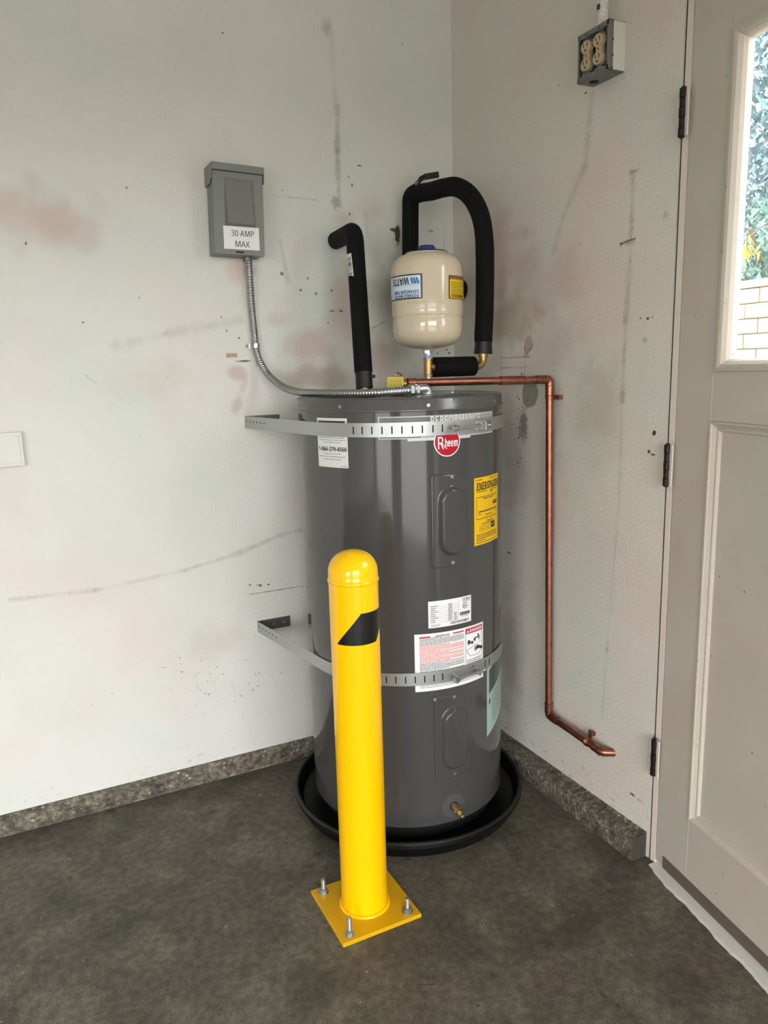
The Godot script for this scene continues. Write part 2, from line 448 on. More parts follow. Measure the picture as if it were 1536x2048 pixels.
func make_materials() -> void:
	# left wall paint
	var img := wall_image(1.75, 2.5, -1.75, LEFT_STAINS, LEFT_LINES, 11, 40, [Color(0.835, 0.828, 0.795), Color(0.84, 0.838, 0.812), Color(0.845, 0.807, 0.788), Color(0.815, 0.83, 0.797)])
	var n := noise(0.09, 5, 3)
	var r := rng(77)
	for i in 75:
		var p := Vector2(-0.93 + r.randfn(0.0, 0.11), 0.33 + r.randfn(0.0, 0.075))
		blot(img, (p.x + 1.75) * WALL_PX, (2.5 - p.y) * WALL_PX, r.randf_range(0.7, 2.2), r.randf_range(0.7, 2.2), Color(0.45, 0.43, 0.38), r.randf_range(0.3, 0.8), 0.3, n)
	for i in 40:
		blot(img, r.randf() * 1225.0, (2.5 - 0.07 - absf(r.randfn(0.0, 0.03))) * WALL_PX, r.randf_range(2, 12), r.randf_range(1, 5), Color(0.6, 0.57, 0.50), 0.25, 0.9, n)
	# a strip of old tape
	img.fill_rect(Rect2i(int(0.944 * WALL_PX), int(1.127 * WALL_PX), 24, 9), Color(0.70, 0.58, 0.47))
	var m := paint("wall_paint_left", Color.WHITE, 0.55)
	m.albedo_texture = tex(img)
	m.heightmap_enabled = true
	m.heightmap_texture = relief(1225, 1750, 0.15, 21, 3, 1.5)
	m.heightmap_scale = 0.10
	m.texture_repeat = false
	# right wall paint
	img = wall_image(0.97, 2.5, 0.0, RIGHT_STAINS, RIGHT_LINES, 31, 45, [Color(0.84, 0.82, 0.775), Color(0.84, 0.812, 0.77), Color(0.845, 0.785, 0.75), Color(0.80, 0.815, 0.768)])
	for i in 60:
		blot(img, 0.38 * WALL_PX + r.randfn(0.0, 12.0), (2.5 - 1.12) * WALL_PX + r.randfn(0.0, 50.0), r.randf_range(0.7, 3.0), r.randf_range(0.7, 3.0), Color(0.3, 0.29, 0.25), r.randf_range(0.3, 0.8), 0.3, n)
	for i in 50:
		blot(img, r.randf() * 679.0, (2.5 - 0.07 - absf(r.randfn(0.0, 0.035))) * WALL_PX, r.randf_range(2, 12), r.randf_range(1, 6), Color(0.5, 0.47, 0.40), 0.3, 0.9, n)
	m = paint("wall_paint_right", Color.WHITE, 0.55)
	m.albedo_texture = tex(img)
	m.heightmap_enabled = true
	m.heightmap_texture = relief(679, 1750, 0.22, 43, 3, 1.8)
	m.heightmap_scale = 0.10
	m.texture_repeat = false
	bumpy(paint("plain_wall", Color(0.83, 0.82, 0.785), 0.6), 0.05, 3.0, 0.3, 9)
	paint("ceiling_paint", Color(0.82, 0.81, 0.77), 0.8)
	# concrete floor, 2.1 m by 1.9 m in view
	var fw := 1470
	var fh := 1330
	img = aged(fw, fh, [Color(0.335, 0.318, 0.272), Color(0.40, 0.38, 0.33), Color(0.275, 0.265, 0.225), Color(0.355, 0.32, 0.285)], 0.008, 51, 1.1)
	var fine := noise(0.35, 3, 3)
	for i in 330:
		n.frequency = 0.05
		var dark: bool = r.randf() < 0.72
		blot(img, r.randf() * fw, r.randf() * fh, 3.0 + 22.0 * pow(r.randf(), 2.0), 2.0 + 14.0 * pow(r.randf(), 2.0), Color(0.20, 0.19, 0.165) if dark else Color(0.47, 0.45, 0.39), r.randf_range(0.2, 0.6), 0.7, n)
	n.frequency = 0.15
	for i in 40:   # scattered crumbs of paint and grit
		var c := Vector2(r.randf() * fw, r.randf() * fh)
		for j in 12:
			blot(img, c.x + r.randfn(0, 14), c.y + r.randfn(0, 14), r.randf_range(0.5, 1.8), r.randf_range(0.5, 1.5), Color(0.66, 0.64, 0.57), r.randf_range(0.4, 0.9), 0.4, n)
	for i in 420:
		var dark: bool = r.randf() < 0.45
		blot(img, r.randf() * fw, r.randf() * fh, r.randf_range(0.7, 3.0), r.randf_range(0.7, 2.4), Color(0.13, 0.12, 0.11) if dark else Color(0.62, 0.60, 0.55), r.randf_range(0.4, 0.9), 0.4, n)
	for i in 26:
		var p := Vector2(r.randf() * fw, r.randf() * fh)
		scratch(img, [p, p + Vector2(r.randfn(0, 22), r.randfn(0, 16))], r.randf_range(0.8, 2.0), Color(0.55, 0.53, 0.48) if i % 2 else Color(0.15, 0.14, 0.13), 0.6, n)
	img = grain(img, 0.22, 0.42, 7)
	m = paint("floor_concrete", Color.WHITE, 0.62)
	m.albedo_texture = tex(img)
	m.heightmap_enabled = true
	m.heightmap_texture = relief(fw, fh, 0.2, 61, 3)
	m.heightmap_scale = 0.05
	m.texture_repeat = false
	bumpy(paint("plain_concrete", Color(0.35, 0.34, 0.305), 0.7), 0.05, 2.0, 0.2, 19)
	paint("driveway", Color(0.62, 0.61, 0.58), 0.85)
	# the foot of the walls: bare concrete with flecks of the wall paint
	for k in 2:
		img = aged(1400, 112, [Color(0.355, 0.335, 0.285), Color(0.46, 0.435, 0.38), Color(0.27, 0.255, 0.215), Color(0.40, 0.36, 0.31)], 0.02, 71 + k, 1.3)
		n.frequency = 0.12
		for i in (420 if k == 0 else 160):
			blot(img, r.randf() * 1400.0, pow(r.randf(), 1.5 if k == 0 else 1.0) * 95.0, r.randf_range(0.8, 5.0), r.randf_range(0.8, 4.5), Color(0.72, 0.71, 0.66), r.randf_range(0.3, 0.85), 0.3, n)
		for i in 120:
			blot(img, r.randf() * 1400.0, r.randf() * 112.0, r.randf_range(1.0, 14.0), r.randf_range(1.0, 6.0), Color(0.16, 0.15, 0.13), r.randf_range(0.2, 0.7), 0.7, n)
		img = grain(img, 0.25, 0.7, 17 + k)
		m = paint("curb_left" if k == 0 else "curb_right", Color.WHITE, 0.8)
		m.albedo_texture = tex(img)
		m.heightmap_enabled = true
		m.heightmap_texture = relief(1400, 112, 0.2, 81 + k, 4)
		m.heightmap_scale = 0.25
	# door paint with fly specks and dirt
	img = aged(1260, 1260, [Color(0.77, 0.735, 0.685), Color(0.78, 0.75, 0.70), Color(0.77, 0.712, 0.67), Color(0.75, 0.74, 0.685)], 0.008, 91)
	n.frequency = 0.2
	for i in 260:
		blot(img, r.randf() * 1260.0, r.randf() * 1260.0, r.randf_range(0.5, 1.3), r.randf_range(0.5, 1.3), Color(0.28, 0.24, 0.2), r.randf_range(0.3, 0.9), 0.3, n)
	m = paint("door_paint", Color.WHITE, 0.5)
	m.albedo_texture = tex(img)
	m.uv1_triplanar = true
	m.uv1_scale = Vector3.ONE * 0.42
	m.uv1_offset = Vector3(0.02, 0.02, 0.02)
	for i in 1500:
		blot(img, r.randf() * 1260.0, r.randf() * 1260.0, r.randf_range(0.5, 1.5), r.randf_range(0.5, 1.2), Color(0.35, 0.29, 0.24), r.randf_range(0.3, 0.9), 0.3, n)
	m = paint("door_moulding", Color(1.0, 0.995, 0.98), 0.5)
	m.albedo_texture = tex(img)
	m.uv1_triplanar = true
	m.uv1_scale = Vector3.ONE * 0.42
	m.uv1_offset = Vector3(0.02, 0.02, 0.02)
	paint("trim_paint", Color(0.86, 0.81, 0.765), 0.5)
	paint("crack_shade", Color(0.16, 0.13, 0.11), 0.9)  # dark colour paints in the shade inside the jamb crack
	paint("sweep", Color(0.40, 0.35, 0.31), 0.7)
	paint("bronze", Color(0.13, 0.11, 0.10), 0.45, 0.5)
	var glass := paint("glass", Color(0.92, 0.97, 1.0, 0.06), 0.03)
	glass.transparency = BaseMaterial3D.TRANSPARENCY_ALPHA
	# things
	paint("heater_paint", Color(0.275, 0.273, 0.272), 0.09, 0.0, 0.55)
	paint("heater_lid", Color(0.31, 0.308, 0.302), 0.2, 0.0, 0.55)
	paint("dark_void", Color(0.02, 0.02, 0.02), 0.8)
	bumpy(paint("pan_plastic", Color(0.022, 0.023, 0.025), 0.42), 0.05, 6.0, 0.03, 4)
	paint("bollard_paint", Color(1.0, 0.77, 0.0), 0.14, 0.0, 0.5)
	paint("plate_paint", Color(0.83, 0.64, 0.0), 0.4)
	paint("black_tape", Color(0.03, 0.03, 0.035), 0.35)
	paint("zinc", Color(0.72, 0.73, 0.73), 0.3, 0.9)
	bumpy(paint("galvanised", Color(0.70, 0.71, 0.70), 0.42, 0.85), 0.03, 9.0, 0.01, 14)
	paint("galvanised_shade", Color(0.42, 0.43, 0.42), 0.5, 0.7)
	paint("conduit_steel", Color(0.66, 0.66, 0.66), 0.32, 0.95)
	m = paint("copper", Color(0.78, 0.45, 0.34), 0.33, 0.95)
	img = aged(256, 256, [Color(0.62, 0.395, 0.325), Color(0.68, 0.44, 0.36), Color(0.50, 0.31, 0.26), Color(0.60, 0.40, 0.34)], 0.03, 101, 1.0)
	m.albedo_color = Color.WHITE
	m.albedo_texture = tex(img)
	m.uv1_triplanar = true
	m.uv1_scale = Vector3.ONE * 4.0
	paint("copper_bright", Color(0.74, 0.50, 0.40), 0.28, 0.95)
	paint("solder", Color(0.36, 0.22, 0.17), 0.5, 0.7)
	paint("brass", Color(0.68, 0.56, 0.36), 0.38, 0.85)
	bumpy(paint("foam", Color(0.033, 0.033, 0.036), 0.85, 0.0, 0.35), 0.15, 8.0, 0.05, 24)
	paint("foam_tape", Color(0.03, 0.03, 0.034), 0.5)
	paint("tank_enamel", Color(0.79, 0.735, 0.64), 0.1, 0.0, 0.55)
	paint("blue_plastic", Color(0.05, 0.20, 0.50), 0.45)
	paint("thread_tape", Color(0.55, 0.66, 0.76), 0.6)
	paint("box_grey", Color(0.475, 0.485, 0.46), 0.42)
	paint("box_grey_dark", Color(0.45, 0.455, 0.44), 0.4)
	paint("white_paint", Color(0.82, 0.81, 0.77), 0.5)
	paint("cover_white", Color(0.84, 0.83, 0.80), 0.5)
	paint("zinc_dull", Color(0.50, 0.50, 0.49), 0.5, 0.6)
	paint("ivory", Color(0.74, 0.65, 0.53), 0.45)
	paint("paper", Color(0.90, 0.90, 0.89), 0.5)
	paint("ink", Color(0.05, 0.05, 0.06), 0.6)
	paint("ink_white", Color(0.92, 0.92, 0.92), 0.5)
	paint("ink_silver", Color(0.78, 0.78, 0.78), 0.4)
	paint("ink_blue", Color(0.10, 0.22, 0.45), 0.5)
	paint("ink_sky", Color(0.08, 0.45, 0.68), 0.5)
	paint("ink_red", Color(0.72, 0.10, 0.16), 0.5)
	paint("badge_red", Color(0.68, 0.03, 0.15), 0.3)
	paint("yellow_tag", Color(0.78, 0.70, 0.08), 0.5)
	paint("rust", Color(0.30, 0.22, 0.17), 0.8, 0.3)
	for k in 4:
		bumpy(paint("block_%d" % k, [Color(0.78, 0.72, 0.61), Color(0.81, 0.76, 0.66), Color(0.76, 0.70, 0.60), Color(0.79, 0.73, 0.61)][k], 0.9), 0.05, 3.0, 0.4, 33 + k)
	paint("mortar", Color(0.52, 0.45, 0.36), 0.95)
	bumpy(paint("painted_daylight", Color(0.83, 0.82, 0.80), 0.8), 0.1, 6.0, 0.04, 77)  # pale colour stands in for the daylight under the door
	for k in 3:
		var leaf := paint("leaf_%d" % k, [Color(0.42, 0.55, 0.50), Color(0.45, 0.57, 0.59), Color(0.80, 0.68, 0.28)][k], 0.6)
		leaf.backlight = Color(0.35, 0.45, 0.35)
		leaf.cull_mode = BaseMaterial3D.CULL_DISABLED
	paint("bark", Color(0.42, 0.36, 0.30), 0.9)

# ---------------------------------------------------------------- printed labels (paper and small print; large letters are built)
func small_print(img: Image, x: int, y: int, w: int, h: int, c: Color, r: RandomNumberGenerator) -> void:
	var p := x
	while p < x + w - 3:
		var k := r.randi_range(3, 11)
		img.fill_rect(Rect2i(p, y, mini(k, x + w - p), h), c)
		p += k + 2

func label_image(w: int, h: int, c: Color) -> Image:
	var img := Image.create_empty(w, h, false, Image.FORMAT_RGB8)
	img.fill(c)
	return img

func frame(img: Image, rc: Rect2i, t: int, c: Color) -> void:
	img.fill_rect(Rect2i(rc.position.x, rc.position.y, rc.size.x, t), c)
	img.fill_rect(Rect2i(rc.position.x, rc.end.y - t, rc.size.x, t), c)
	img.fill_rect(Rect2i(rc.position.x, rc.position.y, t, rc.size.y), c)
	img.fill_rect(Rect2i(rc.end.x - t, rc.position.y, t, rc.size.y), c)

func line(img: Image, a: Vector2, b: Vector2, t: float, c: Color) -> void:
	var n := int(a.distance_to(b) / 0.5) + 1
	for i in n + 1:
		var p := a.lerp(b, float(i) / n)
		img.fill_rect(Rect2i(int(p.x - t * 0.5), int(p.y - t * 0.5), maxi(1, int(t)), maxi(1, int(t))), c)

func printed(called: String, img: Image, rough := 0.45) -> StandardMaterial3D:
	var m := paint(called, Color.WHITE, rough)
	m.albedo_texture = tex(img)
	m.texture_repeat = false
	return m

func make_labels() -> void:
	var r := rng(5)
	var ink := Color(0.14, 0.14, 0.15)
	var faint := Color(0.42, 0.42, 0.43)
	# telephone label
	var img := label_image(140, 256, Color(0.86, 0.86, 0.85))
	img.fill_rect(Rect2i(8, 14, 124, 12), ink)
	for y in [100, 112, 124]:
		small_print(img, 10 if y < 120 else 30, y, 120 if y < 120 else 80, 3, Color(0.4, 0.4, 0.4), r)
	for y in [184, 198, 212]:
		small_print(img, 8 if y == 198 else 30, y, 124 if y == 198 else 80, 3, Color(0.35, 0.35, 0.35), r)
	small_print(img, 110, 246, 24, 3, Color(0.4, 0.4, 0.4), r)
	printed("telephone_print", img)
	# energy label
	var yellow := Color(0.95, 0.76, 0.03)
	img = label_image(180, 256, yellow)
	frame(img, Rect2i(12, 74, 156, 84), 2, ink)
	small_print(img, 8, 8, 40, 3, ink, r); small_print(img, 100, 8, 70, 3, ink, r)
	for y in [44, 52]:
		small_print(img, 12, y, 70, 3, ink, r); small_print(img, 125, y, 40, 3, ink, r)
	small_print(img, 54, 80, 80, 4, ink, r)
	img.fill_rect(Rect2i(24, 128, 140, 4), ink)
	small_print(img, 24, 138, 18, 3, ink, r); small_print(img, 70, 144, 50, 3, ink, r); small_print(img, 146, 138, 18, 3, ink, r)
	small_print(img, 80, 168, 44, 4, ink, r); small_print(img, 44, 176, 100, 3, ink, r)
	frame(img, Rect2i(30, 186, 36, 18), 1, ink); frame(img, Rect2i(70, 186, 34, 18), 1, ink)
	img.fill_rect(Rect2i(110, 180, 34, 22), ink)
	small_print(img, 36, 194, 24, 3, ink, r); small_print(img, 80, 194, 14, 3, ink, r); small_print(img, 116, 188, 22, 4, yellow, r)
	for y in [216, 223, 230, 237, 246]:
		small_print(img, 12, y, 150 if y != 237 else 60, 3, ink, r)
	line(img, Vector2(112, 30), Vector2(112, 62), 3, ink)
	for k in 10:
		img.fill_rect(Rect2i(112 - k, 64 - k, 2 * k + 1, 1), ink)
	printed("energy_print", img)
	# rating label
	img = label_image(300, 160, Color(0.93, 0.93, 0.93))
	for k in 9:
		img.fill_rect(Rect2i(12, 34 + k * 12, 190, 1), Color(0.35, 0.35, 0.35))
		small_print(img, 14, 27 + k * 12, 34 if k % 3 else 50, 4, Color(0.3, 0.3, 0.3), r)
		small_print(img, 130, 26 + k * 12, 26, 5, ink, r)
		if k > 4:
			small_print(img, 170, 26 + k * 12, 20, 5, ink, r)
	for x in [116, 160, 202]:
		img.fill_rect(Rect2i(x, 76 if x < 200 else 14, 1, 62 if x < 200 else 110), Color(0.35, 0.35, 0.35))
	for x in range(232, 290, 8):
		img.fill_rect(Rect2i(x, 8, r.randi_range(2, 5), 16), ink)
	small_print(img, 230, 28, 60, 3, ink, r)
	img.fill_rect(Rect2i(212, 92, 76, 18), ink)
	small_print(img, 218, 99, 26, 5, Color(0.9, 0.9, 0.9), r); small_print(img, 248, 99, 34, 5, Color(0.7, 0.7, 0.7), r)
	small_print(img, 222, 116, 56, 3, ink, r)
	var x := 146
	while x < 280:
		var k := r.randi_range(1, 4)
		img.fill_rect(Rect2i(x, 136, k, 16), ink)
		x += k + r.randi_range(1, 3)
	for q in 90:
		img.fill_rect(Rect2i(14 + r.randi_range(0, 60), 140 + 5 * r.randi_range(0, 2), 4, 2), Color(0.4, 0.4, 0.4))
	var n := noise(0.1, 1, 1)
	for a in 120:
		var d := Vector2.from_angle(TAU * a / 120.0)
		img.fill_rect(Rect2i(int(250 + d.x * 17), int(54 + d.y * 17), 3, 3), ink)
	printed("rating_print", img)
	# danger label
	img = label_image(384, 360, Color(0.93, 0.93, 0.93))
	var red := Color(0.80, 0.22, 0.24)
	for k in 25:
		var c := faint if (k < 5 or k > 15) else Color(0.86, 0.42, 0.42)
		small_print(img, 24, 24 + k * 10, 228 if (k * 7) % 5 else 150, 4, c, r)
		small_print(img, 24, 29 + k * 10, 228 if (k * 3) % 4 else 110, 2, c, r)
	img.fill_rect(Rect2i(24, 16, 52, 8), red); img.fill_rect(Rect2i(190, 14, 62, 9), red); small_print(img, 100, 16, 70, 5, ink, r)
	small_print(img, 24, 318, 180, 3, ink, r); small_print(img, 24, 326, 320, 3, ink, r); small_print(img, 24, 335, 310, 3, ink, r); small_print(img, 220, 316, 130, 3, ink, r)
	for y in [286, 296, 306]:
		small_print(img, 200, y, 160, 4, ink, r)
	img.fill_rect(Rect2i(262, 12, 114, 250), Color(0.96, 0.96, 0.96))
	frame(img, Rect2i(262, 12, 114, 250), 2, ink)
	img.fill_rect(Rect2i(264, 14, 110, 32), Color(0.75, 0.10, 0.17))
	# tap, basin and hand in the little picture
	for q in [[284, 102, 10, 13], [304, 108, 7, 11], [290, 104, 16, 3], [322, 92, 7, 12], [338, 84, 12, 5], [346, 72, 5, 9], [352, 88, 4, 14]]:
		blot(img, q[0], q[1], q[2], q[3], ink, 1.0, 0.1, n)
	line(img, Vector2(268, 150), Vector2(330, 128), 2, ink); line(img, Vector2(268, 150), Vector2(290, 190), 2, ink)
	line(img, Vector2(290, 190), Vector2(345, 196), 2, ink); line(img, Vector2(345, 196), Vector2(372, 170), 2, ink)
	line(img, Vector2(362, 50), Vector2(362, 118), 1, ink); line(img, Vector2(350, 118), Vector2(373, 118), 1, ink)
	blot(img, 352, 152, 14, 10, Color(0.25, 0.05, 0.07), 1.0, 0.1, n)
	line(img, Vector2(358, 152), Vector2(373, 162), 12, Color(0.2, 0.05, 0.06))
	for q in [[332, 138], [322, 146], [320, 156], [326, 166], [344, 134]]:
		line(img, Vector2(350, 152), Vector2(q[0], q[1]), 5, Color(0.22, 0.05, 0.06))
	for y in [212, 224, 236, 248]:
		small_print(img, 270, y, 96, 5, ink, r)
	printed("danger_print", img)
	# pale green leaflet and the faded red label on the side
	img = label_image(220, 256, Color(0.62, 0.72, 0.69))
	img.fill_rect(Rect2i(14, 14, 196, 90), Color(0.25, 0.28, 0.28))
	for k in 4:
		small_print(img, 60, 30 + k * 18, 130, 5, Color(0.5, 0.56, 0.55), r)
	for k in 11:
		small_print(img, 34, 120 + k * 11, 160, 4, Color(0.25, 0.33, 0.33), r)
	img.fill_rect(Rect2i(14, 124, 8, 20), Color(0.1, 0.12, 0.12))
	printed("leaflet_print", img, 0.3)
	img = label_image(128, 128, Color(0.36, 0.33, 0.32))
	for k in 9:
		small_print(img, 8, 8 + k * 13, 112, 8, Color(0.50, 0.17, 0.22), r)
	printed("faded_print", img, 0.3)
	# silver series label, mostly under the strap
	img = label_image(340, 70, Color(0.36, 0.355, 0.35))
	for y in 70:
		var edge := 170 - y
		img.fill_rect(Rect2i(maxi(0, edge), y, 340, 1), Color(0.60, 0.60, 0.59))
	frame(img, Rect2i(0, 0, 340, 70), 3, Color(0.74, 0.74, 0.73))
	printed("series_print", img, 0.35)
	# blue and white tank label
	img = label_image(256, 160, Color(0.80, 0.86, 0.90))
	frame(img, Rect2i(0, 0, 256, 160), 8, Color(0.03, 0.04, 0.06))
	for k in 4:
		for xx in range(10, 246, 2):
			img.set_pixel(xx, int([40, 46, 122, 128][k] - 30 + 30 + 3.0 * sin(xx * 0.24 + k)), Color(0.1, 0.15, 0.25))
			img.set_pixel(xx, int([66, 72, 136, 142][k] + 3.0 * sin(xx * 0.3 + k * 2)), Color(0.15, 0.2, 0.3))
	printed("tank_print", img, 0.3)
	# yellow warning label
	img = label_image(150, 170, Color(0.88, 0.74, 0.05))
	for k in 15:
		line(img, Vector2(4 + k * 10, 26), Vector2(12 + k * 10, 6), 5, ink)
	img.fill_rect(Rect2i(0, 0, 150, 6), ink)
	frame(img, Rect2i(0, 0, 150, 170), 5, Color(0.2, 0.06, 0.04))
	for k in 7:
		small_print(img, 12, 46 + k * 13, 126 if k != 3 else 60, 4, ink, r)
	printed("warning_print", img, 0.35)
	# bar code on the pipe sleeve
	img = label_image(64, 96, Color(0.80, 0.80, 0.80))
	for k in 12:
		img.fill_rect(Rect2i(10, 12 + k * 6, 44, r.randi_range(1, 4)), ink)
	printed("sleeve_print", img)
	# yellow tag on the relief valve
	img = label_image(96, 72, Color(0.78, 0.70, 0.06))
	for k in 8:
		small_print(img, 6, 8 + k * 7, 84, 3, Color(0.35, 0.32, 0.05), r)
	printed("tag_print", img)

# ---------------------------------------------------------------- setting
func slab(called: String, lo: Vector3, hi: Vector3, m: String, parent: Node3D = self) -> MeshInstance3D:
	var st := start()
	box(st, lo, hi)
	var o := put(called, st, M[m], parent)
	if parent == self:
		tag(o, "", "", "", "structure")
	return o

func build_setting() -> void:
	# floor slab with the worn concrete that is in view on top
	var st := start()
	quad(st, Vector3(-1.95, 0, 1.9), Vector3(0.15, 0, 1.9), Vector3(0.15, 0, 0), Vector3(-1.95, 0, 0))
	quad(st, Vector3(0.15, 0, 1.9), Vector3(0.15, -0.1, 1.9), Vector3(0.15, -0.1, 0), Vector3(0.15, 0, 0))
	var floor_top := put("floor", st, M.floor_concrete)
	tag(floor_top, "worn dark grey concrete garage floor with stains and scratches", "floor", "", "structure")
	tag(slab("floor", Vector3(-6.15, -0.12, -0.15), Vector3(0.149, -0.0015, 4.35), "plain_concrete"), "plain grey concrete garage floor behind the viewer", "floor", "", "structure")
	# left wall
	st = start()
	quad(st, Vector3(-1.75, 0, 0), Vector3(0, 0, 0), Vector3(0, 2.5, 0), Vector3(-1.75, 2.5, 0))
	tag(put("wall_left", st, M.wall_paint_left), "off-white plastered wall behind the heater with stains and scuffs", "wall", "", "structure")
	tag(slab("wall_left", Vector3(-6.15, -0.12, -0.15), Vector3(0.15, 2.6, -0.0015), "plain_wall"), "plain off-white wall on the left beyond the stained part", "wall", "", "structure")
	# right wall with the door opening
	st = start()
	quad(st, Vector3(0, 0, 0), Vector3(0, 0, 0.966), Vector3(0, 2.5, 0.966), Vector3(0, 2.5, 0))
	for k in 8:     # rounded plaster edge at the door
		var a0 := PI * 0.5 * k / 8.0
		var a1 := PI * 0.5 * (k + 1) / 8.0
		var p0 := Vector3(0.006 - 0.006 * cos(a0), 0, 0.962 + 0.006 * sin(a0))
		var p1 := Vector3(0.006 - 0.006 * cos(a1), 0, 0.962 + 0.006 * sin(a1))
		quad(st, p0, p1, p1 + Vector3.UP * 2.13, p0 + Vector3.UP * 2.13, Vector2(0.99, 1), Vector2(1, 1), Vector2(1, 0.1), Vector2(0.99, 0.1))
	var crack := start()
	box(crack, Vector3(0.003, 0.0, 0.964), Vector3(0.04, 2.128, 0.9735))
	tag(put("trim_3", crack, M.crack_shade), "crack between the plaster and the door jamb with its shade painted dark", "crack", "", "structure")
	quad(st, Vector3(0.006, 0, 0.968), Vector3(0.15, 0, 0.968), Vector3(0.15, 2.13, 0.968), Vector3(0.006, 2.13, 0.968), Vector2(0.99, 1), Vector2(1, 1), Vector2(1, 0.1), Vector2(0.99, 0.1))
	tag(put("wall_right", st, M.wall_paint_right), "off-white plastered wall between the corner and the door", "wall", "", "structure")
	st = start()
	box(st, Vector3(0.0015, -0.12, -0.15), Vector3(0.15, 2.6, 0.962))
	box(st, Vector3(0.0, -0.12, 1.935), Vector3(0.15, 2.6, 4.35))
	box(st, Vector3(0.0, 2.13, 0.96), Vector3(0.15, 2.6, 1.94))
	tag(put("wall_right", st, M.plain_wall), "off-white wall above and beyond the door", "wall", "", "structure")
	slab("wall_front", Vector3(-6.15, -0.12, -0.15), Vector3(-6.0, 2.6, 4.35), "plain_wall")
	# the wall behind the viewer: a wide garage doorway and a narrow one
	st = start()
	box(st, Vector3(-6.15, 2.12, 4.2), Vector3(0.15, 2.6, 4.35))
	box(st, Vector3(-6.15, -0.12, 4.2), Vector3(-5.7, 2.2, 4.35))
	box(st, Vector3(-3.4, -0.12, 4.2), Vector3(-2.45, 2.2, 4.35))
	box(st, Vector3(-0.5, -0.12, 4.2), Vector3(0.15, 2.2, 4.35))
	tag(put("wall_back", st, M.plain_wall), "", "", "", "structure")
	# unseen storey and house wall, added to block sky light over the path
	st = start()
	box(st, Vector3(0.0, 2.6, -7.0), Vector3(0.15, 5.6, 4.35))
	box(st, Vector3(0.0, -0.12, -7.0), Vector3(0.15, 2.6, -0.15))
	box(st, Vector3(-6.15, 2.75, 4.2), Vector3(0.15, 5.6, 4.35))
	tag(put("wall_right", st, M.plain_wall), "added unseen house wall above and beyond the garage that blocks the sky", "wall", "", "structure")
	slab("ceiling", Vector3(-6.15, 2.6, -0.15), Vector3(0.15, 2.75, 4.35), "ceiling_paint")
	tag(slab("ground", Vector3(-25, -0.4, -25), Vector3(25, -0.12, 25), "driveway"), "pale concrete ground outside the garage", "ground", "", "structure")
	tag(slab("ground", Vector3(0.15, -0.2, -4), Vector3(3.0, -0.012, 6), "driveway"), "pale concrete path outside the side door", "path", "", "structure")
	# rough concrete foot of the walls
	curb("baseboard_left", Vector3(-1.75, 0, 0.003), Vector3(0.0, 0, 0.003), Vector3(0, 0, 1), 0.069, 0.006, M.curb_left, 3, "low strip of bare concrete flecked with paint under the left wall")
	curb("baseboard_right", Vector3(-0.05, 0, 0.0), Vector3(-0.05, 0, 0.957), Vector3(-1, 0, 0), 0.066, 0.052, M.curb_right, 4, "rough dirty concrete curb jutting out under the right wall")

# a strip of rough concrete from a to b (its front foot); out is the way it faces, back its depth
func curb(called: String, a: Vector3, b: Vector3, out: Vector3, h: float, back: float, m: Material, seed_: int, label: String) -> void:
	var st := start()
	var n := noise(14.0, seed_, 4)
	var nx := 150
	var ny := 9
	var nt := 7
	var rows := []
	for j in ny + nt + 1:
		var row := []
		for i in nx + 1:
			var f := float(i) / nx
			var p := a.lerp(b, f)
			var y := h
			var depth := 0.0
			if j <= ny:
				y = h * j / ny
			else:
				depth = back * (j - ny) / nt
			p += Vector3.UP * y - out * depth
			var k := n.get_noise_3d(p.x * 3.0, p.y * 3.0, p.z * 3.0)
			var edge := 1.0 - smoothstep(0.0, 0.018, absf(h - y) + depth)
			if back > 0.02:
				p += out * (k * 0.004 - edge * 0.006) * (1.0 if depth < 0.04 else 0.0) - Vector3.UP * (edge * 0.005 + (k * 0.003 if j > ny else 0.0))
				if j == ny + nt:
					p.y = h + 0.008
			else:
				p += out * k * 0.0015
			row.append(p)
		rows.append(row)
	st.set_smooth_group(1)
	for j in rows.size() - 1:
		for i in nx:
			var u0 := float(i) / nx
			var u1 := float(i + 1) / nx
			var v0 := 1.0 - float(j) / (rows.size() - 1)
			var v1 := 1.0 - float(j + 1) / (rows.size() - 1)
			quad(st, rows[j][i], rows[j][i + 1], rows[j + 1][i + 1], rows[j + 1][i], Vector2(u0, v0), Vector2(u1, v0), Vector2(u1, v1), Vector2(u0, v1))
	st.set_smooth_group(-1)
	for e in [0, nx]:   # the ends
		var foot: Vector3 = (a if e == 0 else b) - out * back
		var other := a.lerp(b, 0.5) + Vector3.UP * h * 0.4 - out * back * 0.5
		for j in rows.size() - 1:
			face(st, [foot, rows[j][e], rows[j + 1][e]], other)
	tag(put(called, st, m), label, "curb", "", "structure")

